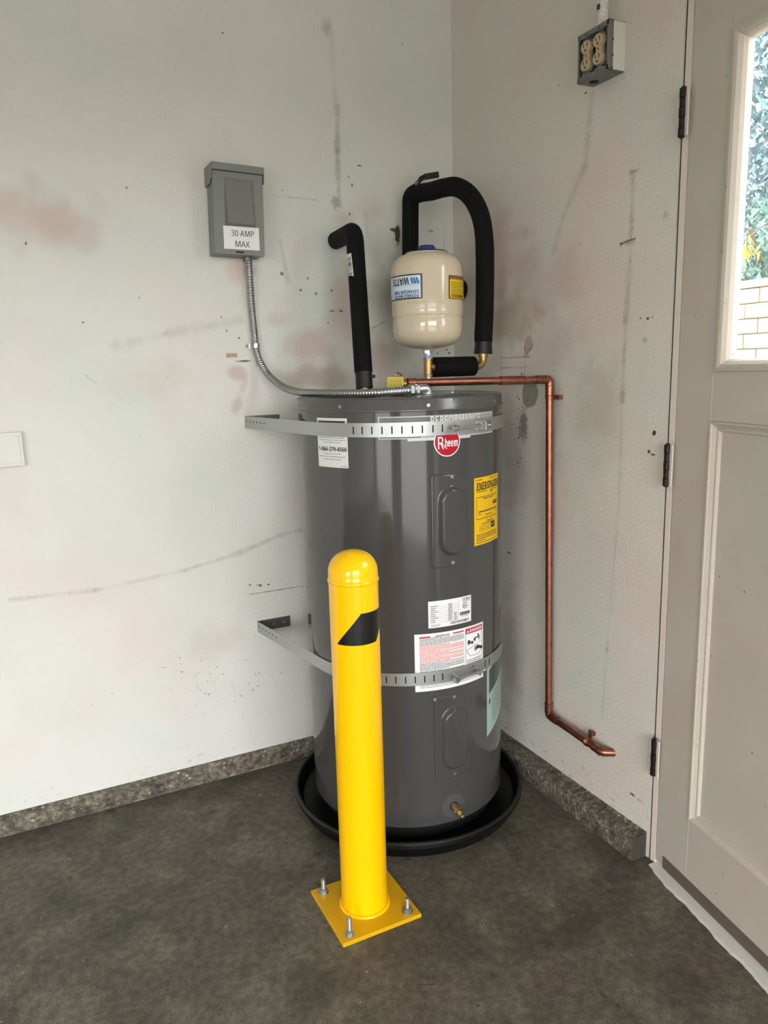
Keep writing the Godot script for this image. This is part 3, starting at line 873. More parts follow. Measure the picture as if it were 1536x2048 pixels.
func build_door() -> void:
	# frame: a jamb with its stop, the filled crack beside it, the head and the far jamb
	var st := start()
	box(st, Vector3(-0.002, 0.0, 0.9735), Vector3(0.14, 2.12, 0.9915), 0.0015)
	box(st, Vector3(0.052, 0.0, 0.99), Vector3(0.14, 2.12, 1.004))
	box(st, Vector3(0.022, 0.0, 0.966), Vector3(0.14, 2.13, 0.976))
	box(st, Vector3(-0.002, 2.108, 0.9735), Vector3(0.14, 2.132, 1.937), 0.0015)
	box(st, Vector3(-0.002, 0.0, 1.915), Vector3(0.14, 2.12, 1.937), 0.0015)
	tag(put("trim_1", st, M.trim_paint), "narrow painted door jamb between the wall and the door", "door frame", "", "structure")
	var door := base("door_1", Vector3(-0.004, 0, 0.996))
	door.rotation.y = deg_to_rad(-10.5)
	tag(door, "dirty off-white garage side door with a window and a sunken lower panel, slightly ajar", "door", "", "structure")
	# local axes: z along the door from the hinges, x outwards
	var pieces := {"stile": [[0.0, 0.1195, 0.013, 2.1], [0.79, 0.909, 0.013, 2.1]], "rail": [[0.12, 0.7895, 0.013, 0.205], [0.12, 0.7895, 1.1825, 1.2885], [0.12, 0.7895, 1.975, 2.1]]}
	for k in pieces:
		for q in pieces[k]:
			st = start()
			box(st, Vector3(0, q[2], q[0]), Vector3(0.044, q[3], q[1]), 0.0012)
			put(k, st, M.door_paint, door)
	st = start()
	box(st, Vector3(0.0125, 0.2, 0.115), Vector3(0.032, 1.19, 0.795))
	put("panel", st, M.door_paint, door)
	var room_side := Transform3D(Basis(Vector3(0, 0, 1), Vector3(0, 1, 0), Vector3(-1, 0, 0)), Vector3.ZERO)
	st = start()
	moulding(st, Vector2(0.1195, 0.205), Vector2(0.79, 1.1825), [Vector2(0, -0.01), Vector2(0, 0.0025), Vector2(0.0015, 0.004), Vector2(0.005, 0.0035), Vector2(0.006, 0.001), Vector2(0.015, -0.0055), Vector2(0.0185, -0.0045), Vector2(0.021, -0.006), Vector2(0.023, -0.0125)], room_side)
	put("panel_moulding", st, M.door_moulding, door)
	st = start()
	moulding(st, Vector2(0.1265, 1.2905), Vector2(0.784, 1.971), [Vector2(-0.0085, -0.01), Vector2(-0.0085, 0.0012), Vector2(0, 0.0012), Vector2(0, 0.003), Vector2(0.0015, 0.005), Vector2(0.008, 0.0055), Vector2(0.015, 0.003), Vector2(0.022, -0.005), Vector2(0.026, -0.013), Vector2(0.0265, -0.022), Vector2(0.0265, -0.028)], room_side)
	var frame_part := put("window_frame", st, M.door_moulding, door)
	st = start()
	box(st, Vector3(0.0225, 1.307, 0.142), Vector3(0.0262, 1.955, 0.768))
	put("window_glass", st, M.glass, frame_part)
	st = start()
	box(st, Vector3(-0.0025, 0.0125, 0.03), Vector3(0.0005, 0.046, 0.905), 0.0008)
	put("door_sweep", st, M.sweep, door)
	# added pale strip in place of bright daylight leaking under the door
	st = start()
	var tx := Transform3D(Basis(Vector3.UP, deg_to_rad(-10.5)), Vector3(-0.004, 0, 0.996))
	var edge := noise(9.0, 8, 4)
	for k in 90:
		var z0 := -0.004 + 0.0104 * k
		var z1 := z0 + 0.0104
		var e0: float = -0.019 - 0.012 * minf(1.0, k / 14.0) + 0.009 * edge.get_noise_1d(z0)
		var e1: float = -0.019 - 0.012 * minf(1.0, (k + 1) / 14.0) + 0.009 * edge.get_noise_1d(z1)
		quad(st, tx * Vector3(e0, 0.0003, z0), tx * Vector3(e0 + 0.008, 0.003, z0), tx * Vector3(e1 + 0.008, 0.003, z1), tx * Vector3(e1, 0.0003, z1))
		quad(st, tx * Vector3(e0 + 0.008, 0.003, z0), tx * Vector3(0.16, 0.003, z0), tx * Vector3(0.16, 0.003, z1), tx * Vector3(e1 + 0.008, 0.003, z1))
	tag(put("daylight_strip_2", st, M.painted_daylight), "added pale floor strip standing in for daylight under the door", "painted_daylight", "", "structure")
	for y in [1.853, 1.07, 0.308]:
		var hinge := base("hinge", Vector3(-0.0115, y, -0.0085), door)
		st = start()
		box(st, Vector3(-0.001, -0.05, 0.004), Vector3(0.0025, 0.05, 0.0165), 0.0006)
		put("leaf", st, M.trim_paint, hinge)
		st = start()
		for k in 5:
			var r: float = 0.0082 if k % 2 == 0 else 0.0074
			rod(st, Vector3(-0.002, -0.05 + k * 0.02, 0), Vector3(-0.002, -0.0305 + k * 0.02, 0), r, 16, 0.0008)
		rod(st, Vector3(-0.002, -0.053, 0), Vector3(-0.002, 0.053, 0), 0.005, 12, 0.001)
		for s in [-0.044, -0.004, 0.044]:
			box(st, Vector3(-0.0025, s - 0.006, 0.007), Vector3(0.0, s + 0.006, 0.0082))
		put("barrel", st, M.bronze, hinge)

func build_outside() -> void:
	# garden wall of thin split blocks beyond the door
	var wall := base("garden_wall", Vector3(3.0, 0, -1.1))
	tag(wall, "cream block garden wall seen through the door window", "wall")
	var st := start()
	box(st, Vector3(0.012, -0.1, -2.2), Vector3(0.1, 1.77, 2.6))
	put("mortar", st, M.mortar, wall)
	var meshes := []
	var r := rng(12)
	for k in 3:
		st = start()
		box(st, Vector3(0, 0.003, 0.004), Vector3(0.09, 0.092, 0.396), [0.004, 0.006, 0.003][k])
		st.generate_normals()
		meshes.append(st.commit())
	for row in 18:
		for k in 12:
			var y := 1.765 - 0.097 * (row + 1)
			var b := put_mesh("block", meshes[r.randi() % 3], M["block_%d" % (r.randi() % 4)], wall)
			b.position = Vector3(r.randf_range(-0.003, 0.003), y, -2.4 + 0.4 * k - (0.1 if row % 2 else 0.0) + 0.39)
	st = start()
	for k in 10:
		box(st, Vector3(-0.012, 1.768, -2.2 + 0.48 * k), Vector3(0.112, 1.815, -2.2 + 0.48 * k + 0.474), 0.005)
	put("coping", st, M.block_1, wall)
	# leaves: three shrubs over the wall
	st = start()
	st.set_smooth_group(-1)
	var tip := Vector3(0, 0.5, 0.06)
	quad(st, Vector3(0, -0.5, 0), Vector3(0.22, -0.05, 0.06), tip, Vector3(-0.22, -0.05, 0.06))
	st.generate_normals()
	var leaf := st.commit()
	var spots := [[Vector3(3.75, 0, -1.35), 2.6, 0.62, 12000, 0.07, "feathery pale green shrub leaning over the garden wall nearest the window edge", 0], [Vector3(5.0, 0, -1.0), 4.8, 0.9, 60000, 0.10, "tall blue-green hedge behind the garden wall", 1]]
	for s in spots:
		var shrub := base("shrub" if s[1] < 3.0 else "hedge", s[0])
		tag(shrub, s[5], "shrub" if s[1] < 3.0 else "hedge")
		st = start()
		tube(st, spline([Vector3(0, -0.12, 0), Vector3(0.04, s[1] * 0.3, 0.02), Vector3(-0.03, s[1] * 0.6, 0.05)], 0.1), 0.04, 8)
		for k in 6:
			var a := TAU * k / 6.0 + 0.4
			tube(st, spline([Vector3(0.02, s[1] * (0.3 + 0.04 * k), 0.02), Vector3(sin(a) * s[2] * 0.4, s[1] * (0.45 + 0.05 * k), cos(a) * s[2] * 0.4), Vector3(sin(a) * s[2] * 0.8, s[1] * (0.6 + 0.06 * k), cos(a) * s[2] * 0.8)], 0.1), 0.016, 6)
		put("trunk", st, M.bark, shrub)
		var mm := MultiMesh.new()
		mm.transform_format = MultiMesh.TRANSFORM_3D
		mm.mesh = leaf
		mm.instance_count = s[3]
		for i in int(s[3]):
			var d := Vector3(r.randfn(), r.randfn(), r.randfn()).normalized() * pow(r.randf(), 0.45)
			var at := Vector3(d.x * s[2], s[1] * 0.58 + d.y * s[1] * 0.42, d.z * s[2] * 1.15)
			if s[1] > 3.0:   # a hedge: a long bank of leaves
				at = Vector3(r.randfn(0.0, 0.4), s[1] * (0.15 + 0.85 * r.randf()) + r.randfn(0.0, 0.1), r.randf_range(-3.2, 3.4))
			var bs := Basis.from_euler(Vector3(r.randf_range(-1.2, 1.2), r.randf() * TAU, r.randf_range(-1.2, 1.2))).scaled(Vector3.ONE * s[4] * r.randf_range(0.6, 1.25))
			mm.set_instance_transform(i, Transform3D(bs, at))
		var mi := MultiMeshInstance3D.new()
		mi.name = "foliage"
		mi.multimesh = mm
		mi.material_override = M["leaf_%d" % s[6]]
		shrub.add_child(mi, true)
		tag(mi, "", "", "", "stuff")
	# a withered yellow spray hanging over the wall
	var spray := base("flower_spray", Vector3(3.05, 2.04, -1.265))
	tag(spray, "drooping yellow dried leaves hanging above the garden wall", "plant")
	for k in 30:
		st = start()
		var p := Vector3(r.randfn(0, 0.02), r.randfn(0, 0.03), r.randfn(0, 0.04))
		var bs := Basis.from_euler(Vector3(r.randfn(0, 0.25), r.randf() * TAU, r.randfn(0, 0.25)))
		var q := [p, p + bs * Vector3(0.009, -0.03, 0.002), p + bs * Vector3(0.0, r.randf_range(-0.10, -0.06), 0.008), p + bs * Vector3(-0.009, -0.03, 0.002)]
		quad(st, q[0], q[1], q[2], q[3])
		quad(st, q[0] - bs.z * 0.001, q[3] - bs.z * 0.001, q[2] - bs.z * 0.001, q[1] - bs.z * 0.001)
		put("leaf", st, M.leaf_2, spray)
	st = start()
	tube(st, spline([Vector3(0, 0.05, 0), Vector3(0.3, 0.2, 0.02), Vector3(0.7, 0.1, -0.04)], 0.05), 0.006, 6)
	put("stem", st, M.bark, spray)

# ---------------------------------------------------------------- water heater
func rrect(p: Vector2, half: Vector2, r: float) -> float:
	var q := p.abs() - half + Vector2(r, r)
	return Vector2(maxf(q.x, 0), maxf(q.y, 0)).length() + minf(maxf(q.x, q.y), 0.0) - r

# pressed steel cover on the heater's side: height field over the cylinder
func pressed_cover(st: SurfaceTool, deg: float, y0: float, y1: float, width: float, pill_y0: float, pill_y1: float) -> void:
	var nu := 66
	var nv := 116
	var half := Vector2(width * 0.5, (y1 - y0) * 0.5)
	var cy := (y0 + y1) * 0.5
	var pill_c := (pill_y0 + pill_y1) * 0.5 - cy
	var pill := Vector2(0.043, (pill_y1 - pill_y0) * 0.5)
	var rows := []
	for j in nv + 1:
		var row := []
		for i in nu + 1:
			var p := Vector2(lerpf(-half.x - 0.002, half.x + 0.002, float(i) / nu), lerpf(-half.y - 0.002, half.y + 0.002, float(j) / nv))
			var d := rrect(p, half, 0.011)
			var h := lerpf(-0.002, 0.0045, 1.0 - smoothstep(-0.0045, 0.0, d))
			var q := rrect(p - Vector2(0, pill_c), pill, 0.043)
			h += 0.012 * (1.0 - smoothstep(-0.0135, 0.0, q))
			var a := deg_to_rad(deg) + p.x / HEATER_RADIUS
			row.append(Vector3((HEATER_RADIUS + h) * sin(a), cy + p.y, (HEATER_RADIUS + h) * cos(a)))
		rows.append(row)
	st.set_smooth_group(1)
	for j in nv:
		for i in nu:
			quad(st, rows[j][i], rows[j][i + 1], rows[j + 1][i + 1], rows[j + 1][i])
	st.set_smooth_group(-1)

func radial(deg: float) -> Vector3:
	return Vector3(sin(deg_to_rad(deg)), 0, cos(deg_to_rad(deg)))

func sticker(called: String, d0: float, d1: float, y0: float, y1: float, m: Material, parent: Node3D, label := "", lean := 0.0, r := HEATER_RADIUS + 0.0004) -> MeshInstance3D:
	var st := start()
	patch(st, r, d0, d1, y0, y1, 0.0005, 20, lean)
	var o := put(called, st, m, parent)
	if label:
		tag(o, label)
	return o

func build_heater() -> void:
	var t := base("water_heater", HEATER)
	tag(t, "tall dark grey electric water heater with stickers standing in a black pan", "water heater")
	var R := HEATER_RADIUS
	var st := start()
	lathe(st, [Vector2(0.0, 0.058), Vector2(0.286, 0.058), Vector2(R, 0.062), Vector2(R, 1.214)], 128)
	box(st, Vector3(-0.004, 0.07, -0.001), Vector3(0.004, 1.205, 0.0035), 0.001, Transform3D(Basis(Vector3.UP, deg_to_rad(-125)), radial(-125) * R))
	put("jacket", st, M.heater_paint, t)
	st = start()
	lathe(st, [Vector2(0.262, 0.012), Vector2(0.266, 0.03), Vector2(0.262, 0.06)], 64)
	put("support_ring", st, M.dark_void, t)
	st = start()
	lathe(st, [Vector2(R - 0.002, 1.2085), Vector2(R + 0.0025, 1.2085), Vector2(R + 0.0038, 1.211), Vector2(R + 0.0025, 1.2145), Vector2(R + 0.0012, 1.217), Vector2(R + 0.0012, 1.2375), Vector2(R - 0.001, 1.2408), Vector2(R - 0.006, 1.2425), Vector2(R - 0.03, 1.2425), Vector2(R - 0.034, 1.2405), Vector2(R - 0.05, 1.2405), Vector2(R - 0.054, 1.2425), Vector2(0, 1.2425)], 128, Transform3D.IDENTITY, 0.9)
	var lid := put("lid", st, M.heater_lid, t)
	for d in [-100.0, -58.8, -13.2, 33.1, 78.0]:
		st = start()
		screw(st, radial(d) * (R + 0.0012) + Vector3.UP * 1.2235, radial(d), 0.0035)
		put("screw", st, M.zinc, lid)
	# junction cover on the lid
	st = start()
	var cover := [Vector3(0.02, 1.2425, 0.17)]
	lathe(st, [Vector2(0.078, 0), Vector2(0.078, 0.003), Vector2(0.0765, 0.0042), Vector2(0.0, 0.0042)], 40, Transform3D(Basis.from_scale(Vector3(1.05, 1, 0.62)), cover[0]))
	var jc := put("junction_cover", st, M.heater_lid, t)
	st = start()
	screw(st, Vector3(0.078, 1.2465, 0.165), Vector3.UP, 0.004)
	put("screw", st, M.zinc, jc)
	# access covers
	for q in [[0.7995, 1.0485, 0.829, 1.017], [0.1955, 0.4455, 0.222, 0.41]]:
		st = start()
		pressed_cover(st, -1.1, q[0], q[1], 0.123, q[2], q[3])
		var c := put("access_cover", st, M.heater_paint, t)
		for y in [q[0] + 0.0125, q[1] - 0.0095]:
			st = start()
			screw(st, radial(-1.1) * (R + 0.0042) + Vector3.UP * y, radial(-1.1), 0.0038)
			put("screw", st, M.zinc, c)
		st = start()
		for k in 8:
			var w: float = [0.020, 0.014, 0.022, 0.016, 0.012, 0.020, 0.015, 0.018][k]
			patch(st, R + 0.0162, -1.1 - rad_to_deg(w / R) * 0.5, -1.1 + rad_to_deg(w / R) * 0.5, q[2] + 0.060 - k * 0.0062, q[2] + 0.0625 - k * 0.0062, 0.0007, 3)
		put("embossed_lines", st, M.heater_paint, c)
	if true:
		st = start()
		screw(st, radial(-12.4) * (R + 0.0042) + Vector3.UP * 0.4385, radial(-12.4), 0.004)
		put("screw", st, M.zinc, t)
	# stickers
	var s := sticker("series_sticker", -38.4, 30.5, 1.141, 1.1975, M.series_print, t, "grey and silver series sticker partly hidden by the strap")
	st = start()
	letters(st, "PERFORMANCE", 0.155, 0.021, on_cylinder(R + 0.0012, 3.0, 1.1855), true)
	put("lettering", st, M.ink_silver, s)
	st = start()
	patch(st, R + 0.0004, -24, 11, 1.1355, 1.142, 0.0005, 16)
	put("lower_edge", st, M.ink_silver, s)
	# round badge
	st = start()
	var disc := func(p: Vector3) -> Vector3: return on_cylinder(R + p.z, -3.3, 1.1295).call(Vector3(p.x, p.y, 0.0))
	for q in [[0.0365, 0.0010, 0.0]]:
		for k in 48:
			for j in 6:
				var a0 := TAU * k / 48.0
				var a1 := TAU * (k + 1) / 48.0
				var r0: float = q[0] * j / 6.0
				var r1: float = q[0] * (j + 1) / 6.0
				quad(st, disc.call(Vector3(cos(a0) * r0, sin(a0) * r0, q[1])), disc.call(Vector3(cos(a0) * r1, sin(a0) * r1, q[1])), disc.call(Vector3(cos(a1) * r1, sin(a1) * r1, q[1])), disc.call(Vector3(cos(a1) * r0, sin(a1) * r0, q[1])))
	var badge := tag(put("badge", st, M.badge_red, t), "round red badge with white script") as MeshInstance3D
	st = start()
	for k in 64:
		var a0 := TAU * k / 64.0
		var a1 := TAU * (k + 1) / 64.0
		quad(st, disc.call(Vector3(cos(a0) * 0.0352, sin(a0) * 0.0352, 0.0014)), disc.call(Vector3(cos(a0) * 0.0378, sin(a0) * 0.0378, 0.0014)), disc.call(Vector3(cos(a1) * 0.0378, sin(a1) * 0.0378, 0.0014)), disc.call(Vector3(cos(a1) * 0.0352, sin(a1) * 0.0352, 0.0014)))
	put("rim", st, M.ink_white, badge)
	st = start()
	letters(st, "heem", 0.037, 0.0215, on_cylinder(R + 0.0016, -1.0, 1.1275), true)
	letters(st, "R", 0.016, 0.031, on_cylinder(R + 0.0016, -6.9, 1.1275))
	for k in 8:   # the long leg of the R
		var f0 := k / 8.0
		var f1 := (k + 1) / 8.0
		var leg := func(f: float, o: float) -> Vector3: return disc.call(Vector3(-0.017 + 0.015 * f + o, -0.001 - 0.021 * f + 0.004 * f * f, 0.0017))
		quad(st, leg.call(f1, -0.0012), leg.call(f1, 0.0012), leg.call(f0, 0.0012), leg.call(f0, -0.0012))
	put("lettering", st, M.ink_white, badge)
	s = sticker("telephone_sticker", -75.9, -55.1, 1.0665, 1.1945, M.telephone_print, t, "white paper sticker with a telephone number")
	st = start()
	letters(st, "1-866-279-4566", 0.098, 0.0112, on_cylinder(R + 0.0012, -65.4, 1.1145), true)
	put("lettering", st, M.ink, s)
	s = sticker("energy_sticker", 13.7, 38.8, 0.8435, 1.0265, M.energy_print, t, "yellow energy rating sticker")
	st = start()
	letters(st, "ENERG", 0.057, 0.020, on_cylinder(R + 0.0012, 21.3, 1.0025), true)
	letters(st, "Y", 0.012, 0.020, on_cylinder(R + 0.0012, 28.0, 1.0025), true)
	letters(st, "GUIDE", 0.042, 0.020, on_cylinder(R + 0.0012, 33.8, 1.0025), true)
	letters(st, "$489", 0.030, 0.0125, on_cylinder(R + 0.0012, 34.0, 0.951), true)
	put("lettering", st, M.ink, s)
	s = sticker("rating_sticker", -15.0, 10.9, 0.639, 0.7125, M.rating_print, t, "small white rating sticker with a bar code")
	st = start()
	letters(st, "UL", 0.009, 0.007, on_cylinder(R + 0.0012, 6.6, 0.6875), true)
	put("lettering", st, M.ink, s)
	s = sticker("danger_sticker", -22.6, 20.6, 0.463, 0.6245, M.danger_print, t, "large white danger sticker with red and black print")
	st = start()
	letters(st, "DANGER", 0.047, 0.0085, on_cylinder(R + 0.0012, 14.4, 0.6115), true)
	var mark := on_cylinder(R + 0.0013, 8.4, 0.6115)
	face(st, [mark.call(Vector3(-0.0045, -0.0042, 0)), mark.call(Vector3(0.0045, -0.0042, 0)), mark.call(Vector3(0, 0.0042, 0))], Vector3(0, 0.6, 0))
	put("lettering", st, M.ink_white, s)
	sticker("leaflet", 24.5, 62.0, 0.272, 0.478, M.leaflet_print, t, "pale green leaflet in a clear sleeve", 0.068)
	sticker("faded_sticker", 43.0, 62.0, 0.535, 0.622, M.faded_print, t, "faded dark red sticker on the right side")
	# drain valve
	st = start()
	var dv := Transform3D(Basis(Vector3.UP, deg_to_rad(-1.8)), Vector3.ZERO)
	var ring := []
	for k in 48:
		var a0 := TAU * k / 48.0
		var a1 := TAU * (k + 1) / 48.0
		var P := func(a: float, r: float, h: float) -> Vector3: return on_cylinder(R + h, -1.8, 0.109).call(Vector3(cos(a) * r, sin(a) * r, 0))
		quad(st, P.call(a0, 0.013, 0.0012), P.call(a0, 0.0365, 0.0012), P.call(a1, 0.0365, 0.0012), P.call(a1, 0.013, 0.0012))
		quad(st, P.call(a0, 0.0365, 0.0012), P.call(a0, 0.037, 0.0), P.call(a1, 0.037, 0.0), P.call(a1, 0.0365, 0.0012))
		quad(st, P.call(a0, 0.013, 0.0012), P.call(a1, 0.013, 0.0012), P.call(a1, 0.013, -0.02), P.call(a0, 0.013, -0.02))
	var drain := put("drain_valve", st, M.heater_lid, t)
	st = start()
	var dx := on_cylinder(R + 0.0006, -1.8, 0.109)
	for k in 24:
		face(st, [dx.call(Vector3.ZERO), dx.call(Vector3(cos(TAU * k / 24.0) * 0.0135, sin(TAU * k / 24.0) * 0.0135, 0)), dx.call(Vector3(cos(TAU * (k + 1) / 24.0) * 0.0135, sin(TAU * (k + 1) / 24.0) * 0.0135, 0))], Vector3.ZERO)
	put("hole", st, M.dark_void, drain)
	st = start()
	var at := radial(-1.8) * (R - 0.005) + Vector3.UP * 0.11
	var dir := Vector3(0.10, -0.32, 1.0).normalized()
	rod(st, at, at + dir * 0.026, 0.0095, 20, 0.001)
	prism(st, at + dir * 0.022, dir, 0.0115, 0.007, 6)
	rod(st, at + dir * 0.029, at + dir * 0.040, 0.0085, 20, 0.0008)
	for k in 3:
		rod(st, at + dir * (0.032 + 0.004 * k), at + dir * (0.0343 + 0.004 * k), 0.0098, 20, 0.0008)
	rod(st, at + dir * 0.043, at + dir * 0.050, 0.006, 16, 0.0015)
	put("spout", st, M.brass, drain)
	# relief valve with its tag
	var rv := base("relief_valve", Vector3(-0.062, 1.2425, 0.118), t)
	st = start()
	rod(st, Vector3.ZERO, Vector3(0, 0.012, 0), 0.017, 6)
	rod(st, Vector3(0, 0.01, 0), Vector3(0, 0.052, 0), 0.0135, 24, 0.003)
	rod(st, Vector3(0, 0.0325, 0), Vector3(0.02, 0.0325, 0.004), 0.0115, 20, 0.001)
	put("body", st, M.brass, rv)
	st = start()
	tube(st, spline([Vector3(-0.016, 0.052, 0.006), Vector3(-0.010, 0.062, 0.004), Vector3(0.006, 0.058, 0.0), Vector3(0.014, 0.050, -0.004)], 0.004), 0.0022, 8)
	put("lever", st, M.copper_bright, rv)
	st = start()
	var tag_x := Transform3D(Basis(Vector3.UP, deg_to_rad(-30)), Vector3(-0.018, 0.014, 0.0165))
	quad(st, tag_x * Vector3(-0.021, 0, 0), tag_x * Vector3(0.021, 0, 0), tag_x * Vector3(0.021, 0.037, 0.002), tag_x * Vector3(-0.021, 0.037, 0.002))
	box(st, Vector3(-0.021, 0, -0.0012), Vector3(0.021, 0.037, -0.0002), 0.0, tag_x)
	put("tag", st, M.tag_print, rv)

func build_pan() -> void:
	var st := start()
	# from the underside outwards, over the rim and down to the inside
	lathe(st, [Vector2(0.0, 0.0), Vector2(0.330, 0.0), Vector2(0.336, 0.004), Vector2(0.3475, 0.036), Vector2(0.3525, 0.0395), Vector2(0.3553, 0.040), Vector2(0.3553, 0.050), Vector2(0.3515, 0.0545), Vector2(0.3465, 0.055), Vector2(0.3425, 0.0525), Vector2(0.340, 0.046), Vector2(0.328, 0.016), Vector2(0.318, 0.012), Vector2(0.0, 0.012)], 128, Transform3D.IDENTITY, 0.7)
	var o := put("drain_pan", st, M.pan_plastic)
	o.position = Vector3(HEATER.x, 0, HEATER.z)
	tag(o, "shallow round black plastic drain pan under the water heater", "drain pan")

# earthquake straps
func ribbon(st: SurfaceTool, plan: Array, y0: float, y1: float, thick: float) -> void:
	st.set_smooth_group(1)
	var outer := []
	for i in plan.size():
		var d: Vector2 = (plan[mini(i + 1, plan.size() - 1)] - plan[maxi(i - 1, 0)]).normalized()
		outer.append(plan[i] + Vector2(-d.y, d.x) * thick)
	for i in plan.size() - 1:
		var a: Vector2 = plan[i]
		var b: Vector2 = plan[i + 1]
		var c: Vector2 = outer[i]
		var d: Vector2 = outer[i + 1]
		quad(st, Vector3(c.x, y0, c.y), Vector3(d.x, y0, d.y), Vector3(d.x, y1, d.y), Vector3(c.x, y1, c.y))
		quad(st, Vector3(b.x, y0, b.y), Vector3(a.x, y0, a.y), Vector3(a.x, y1, a.y), Vector3(b.x, y1, b.y))
	st.set_smooth_group(-1)
	for i in plan.size() - 1:
		var a: Vector2 = plan[i]
		var b: Vector2 = plan[i + 1]
		var c: Vector2 = outer[i]
		var d: Vector2 = outer[i + 1]
		quad(st, Vector3(c.x, y1, c.y), Vector3(d.x, y1, d.y), Vector3(b.x, y1, b.y), Vector3(a.x, y1, a.y))
		quad(st, Vector3(a.x, y0, a.y), Vector3(b.x, y0, b.y), Vector3(d.x, y0, d.y), Vector3(c.x, y0, c.y))

func build_strap(y0: float, y1: float, slots: Array, ear: Array, fold: float, drop: float, label: String) -> void:
	var t := base("heater_strap", Vector3(HEATER.x, 0, HEATER.z))
	tag(t, label, "strap", "galvanised straps round the water heater")
	var R := HEATER_RADIUS + 0.0022
	var wall := -HEATER.z + 0.0025
	var fx := fold - HEATER.x
	var plan := [Vector2(fx, wall)]
	var l := Vector2(fx, wall).length()
	var tangent := rad_to_deg(atan2(fx, wall)) + rad_to_deg(acos(R / l))
	if tangent > 90.0: tangent -= 360.0
	for k in 81:
		var a := deg_to_rad(lerpf(tangent, -tangent, k / 80.0))
		plan.append(Vector2(sin(a), cos(a)) * R)
	plan.append(Vector2(-fx - 0.01, wall))
	var st := start()
	ribbon(st, plan, y0, y1, 0.0013)
	var band := put("band", st, M.galvanised, t)
	# bracket plates screwed to the wall
	for s in [-1, 1]:
		var x0: float = fx if s < 0 else -fx - 0.01
		st = start()
		box(st, Vector3(minf(x0, x0 - s * 0.112), y0, wall - 0.0015), Vector3(maxf(x0, x0 - s * 0.112), y1, wall), 0.0003)
		var plate := put("wall_bracket", st, M.galvanised_shade, t)
		for k in 2:
			st = start()
			screw(st, Vector3(x0 - s * (0.055 + 0.035 * k), (y0 + y1) * 0.5, wall), Vector3(0, 0, 1), 0.004)
			put("screw", st, M.zinc, plate)
	# slots and round holes
	for d in slots:
		st = start()
		patch(st, R + 0.0013, d - 0.32, d + 0.32, y0 + 0.008, y1 - 0.009, 0.0004, 2)
		put("slot", st, M.dark_void, band)
	var p0 := Vector2(fx, wall)
	var p1: Vector2 = plan[1]
	var dirn := (p1 - p0).normalized()
	var out := Vector3(-dirn.y, 0, dirn.x)
	for k in 6:
		st = start()
		var q := p0 + dirn * (0.012 + 0.024 * k)
		prism(st, Vector3(q.x, (y0 + y1) * 0.5 + 0.002, q.y) + out * 0.0011, out, 0.0026, 0.0006, 14)
		put("hole", st, M.dark_void, band)
	# the tensioner: two ears and a bolt
	var y := (y0 + y1) * 0.5 - drop
	var a0 := radial(ear[0]) * (R + 0.001)
	var a1 := radial(ear[1]) * (R + 0.001)
	var b0 := a0 + radial(ear[0]) * 0.022 + Vector3.UP * y
	var b1 := a1 + radial(ear[1]) * 0.016 + Vector3.UP * y
	var axis := (b1 - b0).normalized()
	for k in 2:
		st = start()
		var xf := Transform3D(Basis(Vector3.UP, deg_to_rad(ear[k])), (a0 if k == 0 else a1) + Vector3.UP * y)
		box(st, Vector3(-0.0011, -0.011, 0), Vector3(0.0011, 0.011, 0.027 if k == 0 else 0.022), 0.0008, xf)
		box(st, Vector3(-0.016 if k else 0.0, -0.012, 0.0005), Vector3(0.0 if k else 0.016, 0.012, 0.002), 0.0005, xf)
		put("ear", st, M.galvanised, t)
	st = start()
	rod(st, b0 - axis * 0.012, b1 + axis * 0.022, 0.0032, 14, 0.0008)
	for k in 16:
		rod(st, b1 + axis * (0.004 + k * 0.0011), b1 + axis * (0.0045 + k * 0.0011), 0.0036, 12)
	prism(st, b0 - axis * 0.011, axis, 0.0075, 0.0055, 6)
	prism(st, b0 - axis * 0.0045, axis, 0.0095, 0.0015, 20)
	prism(st, b0 + axis * 0.002, axis, 0.0072, 0.006, 6)
	prism(st, b1 - axis * 0.009, axis, 0.0072, 0.006, 6)
	prism(st, b1 + axis * 0.0015, axis, 0.0072, 0.006, 6)
	put("tension_bolt", st, M.zinc, t)

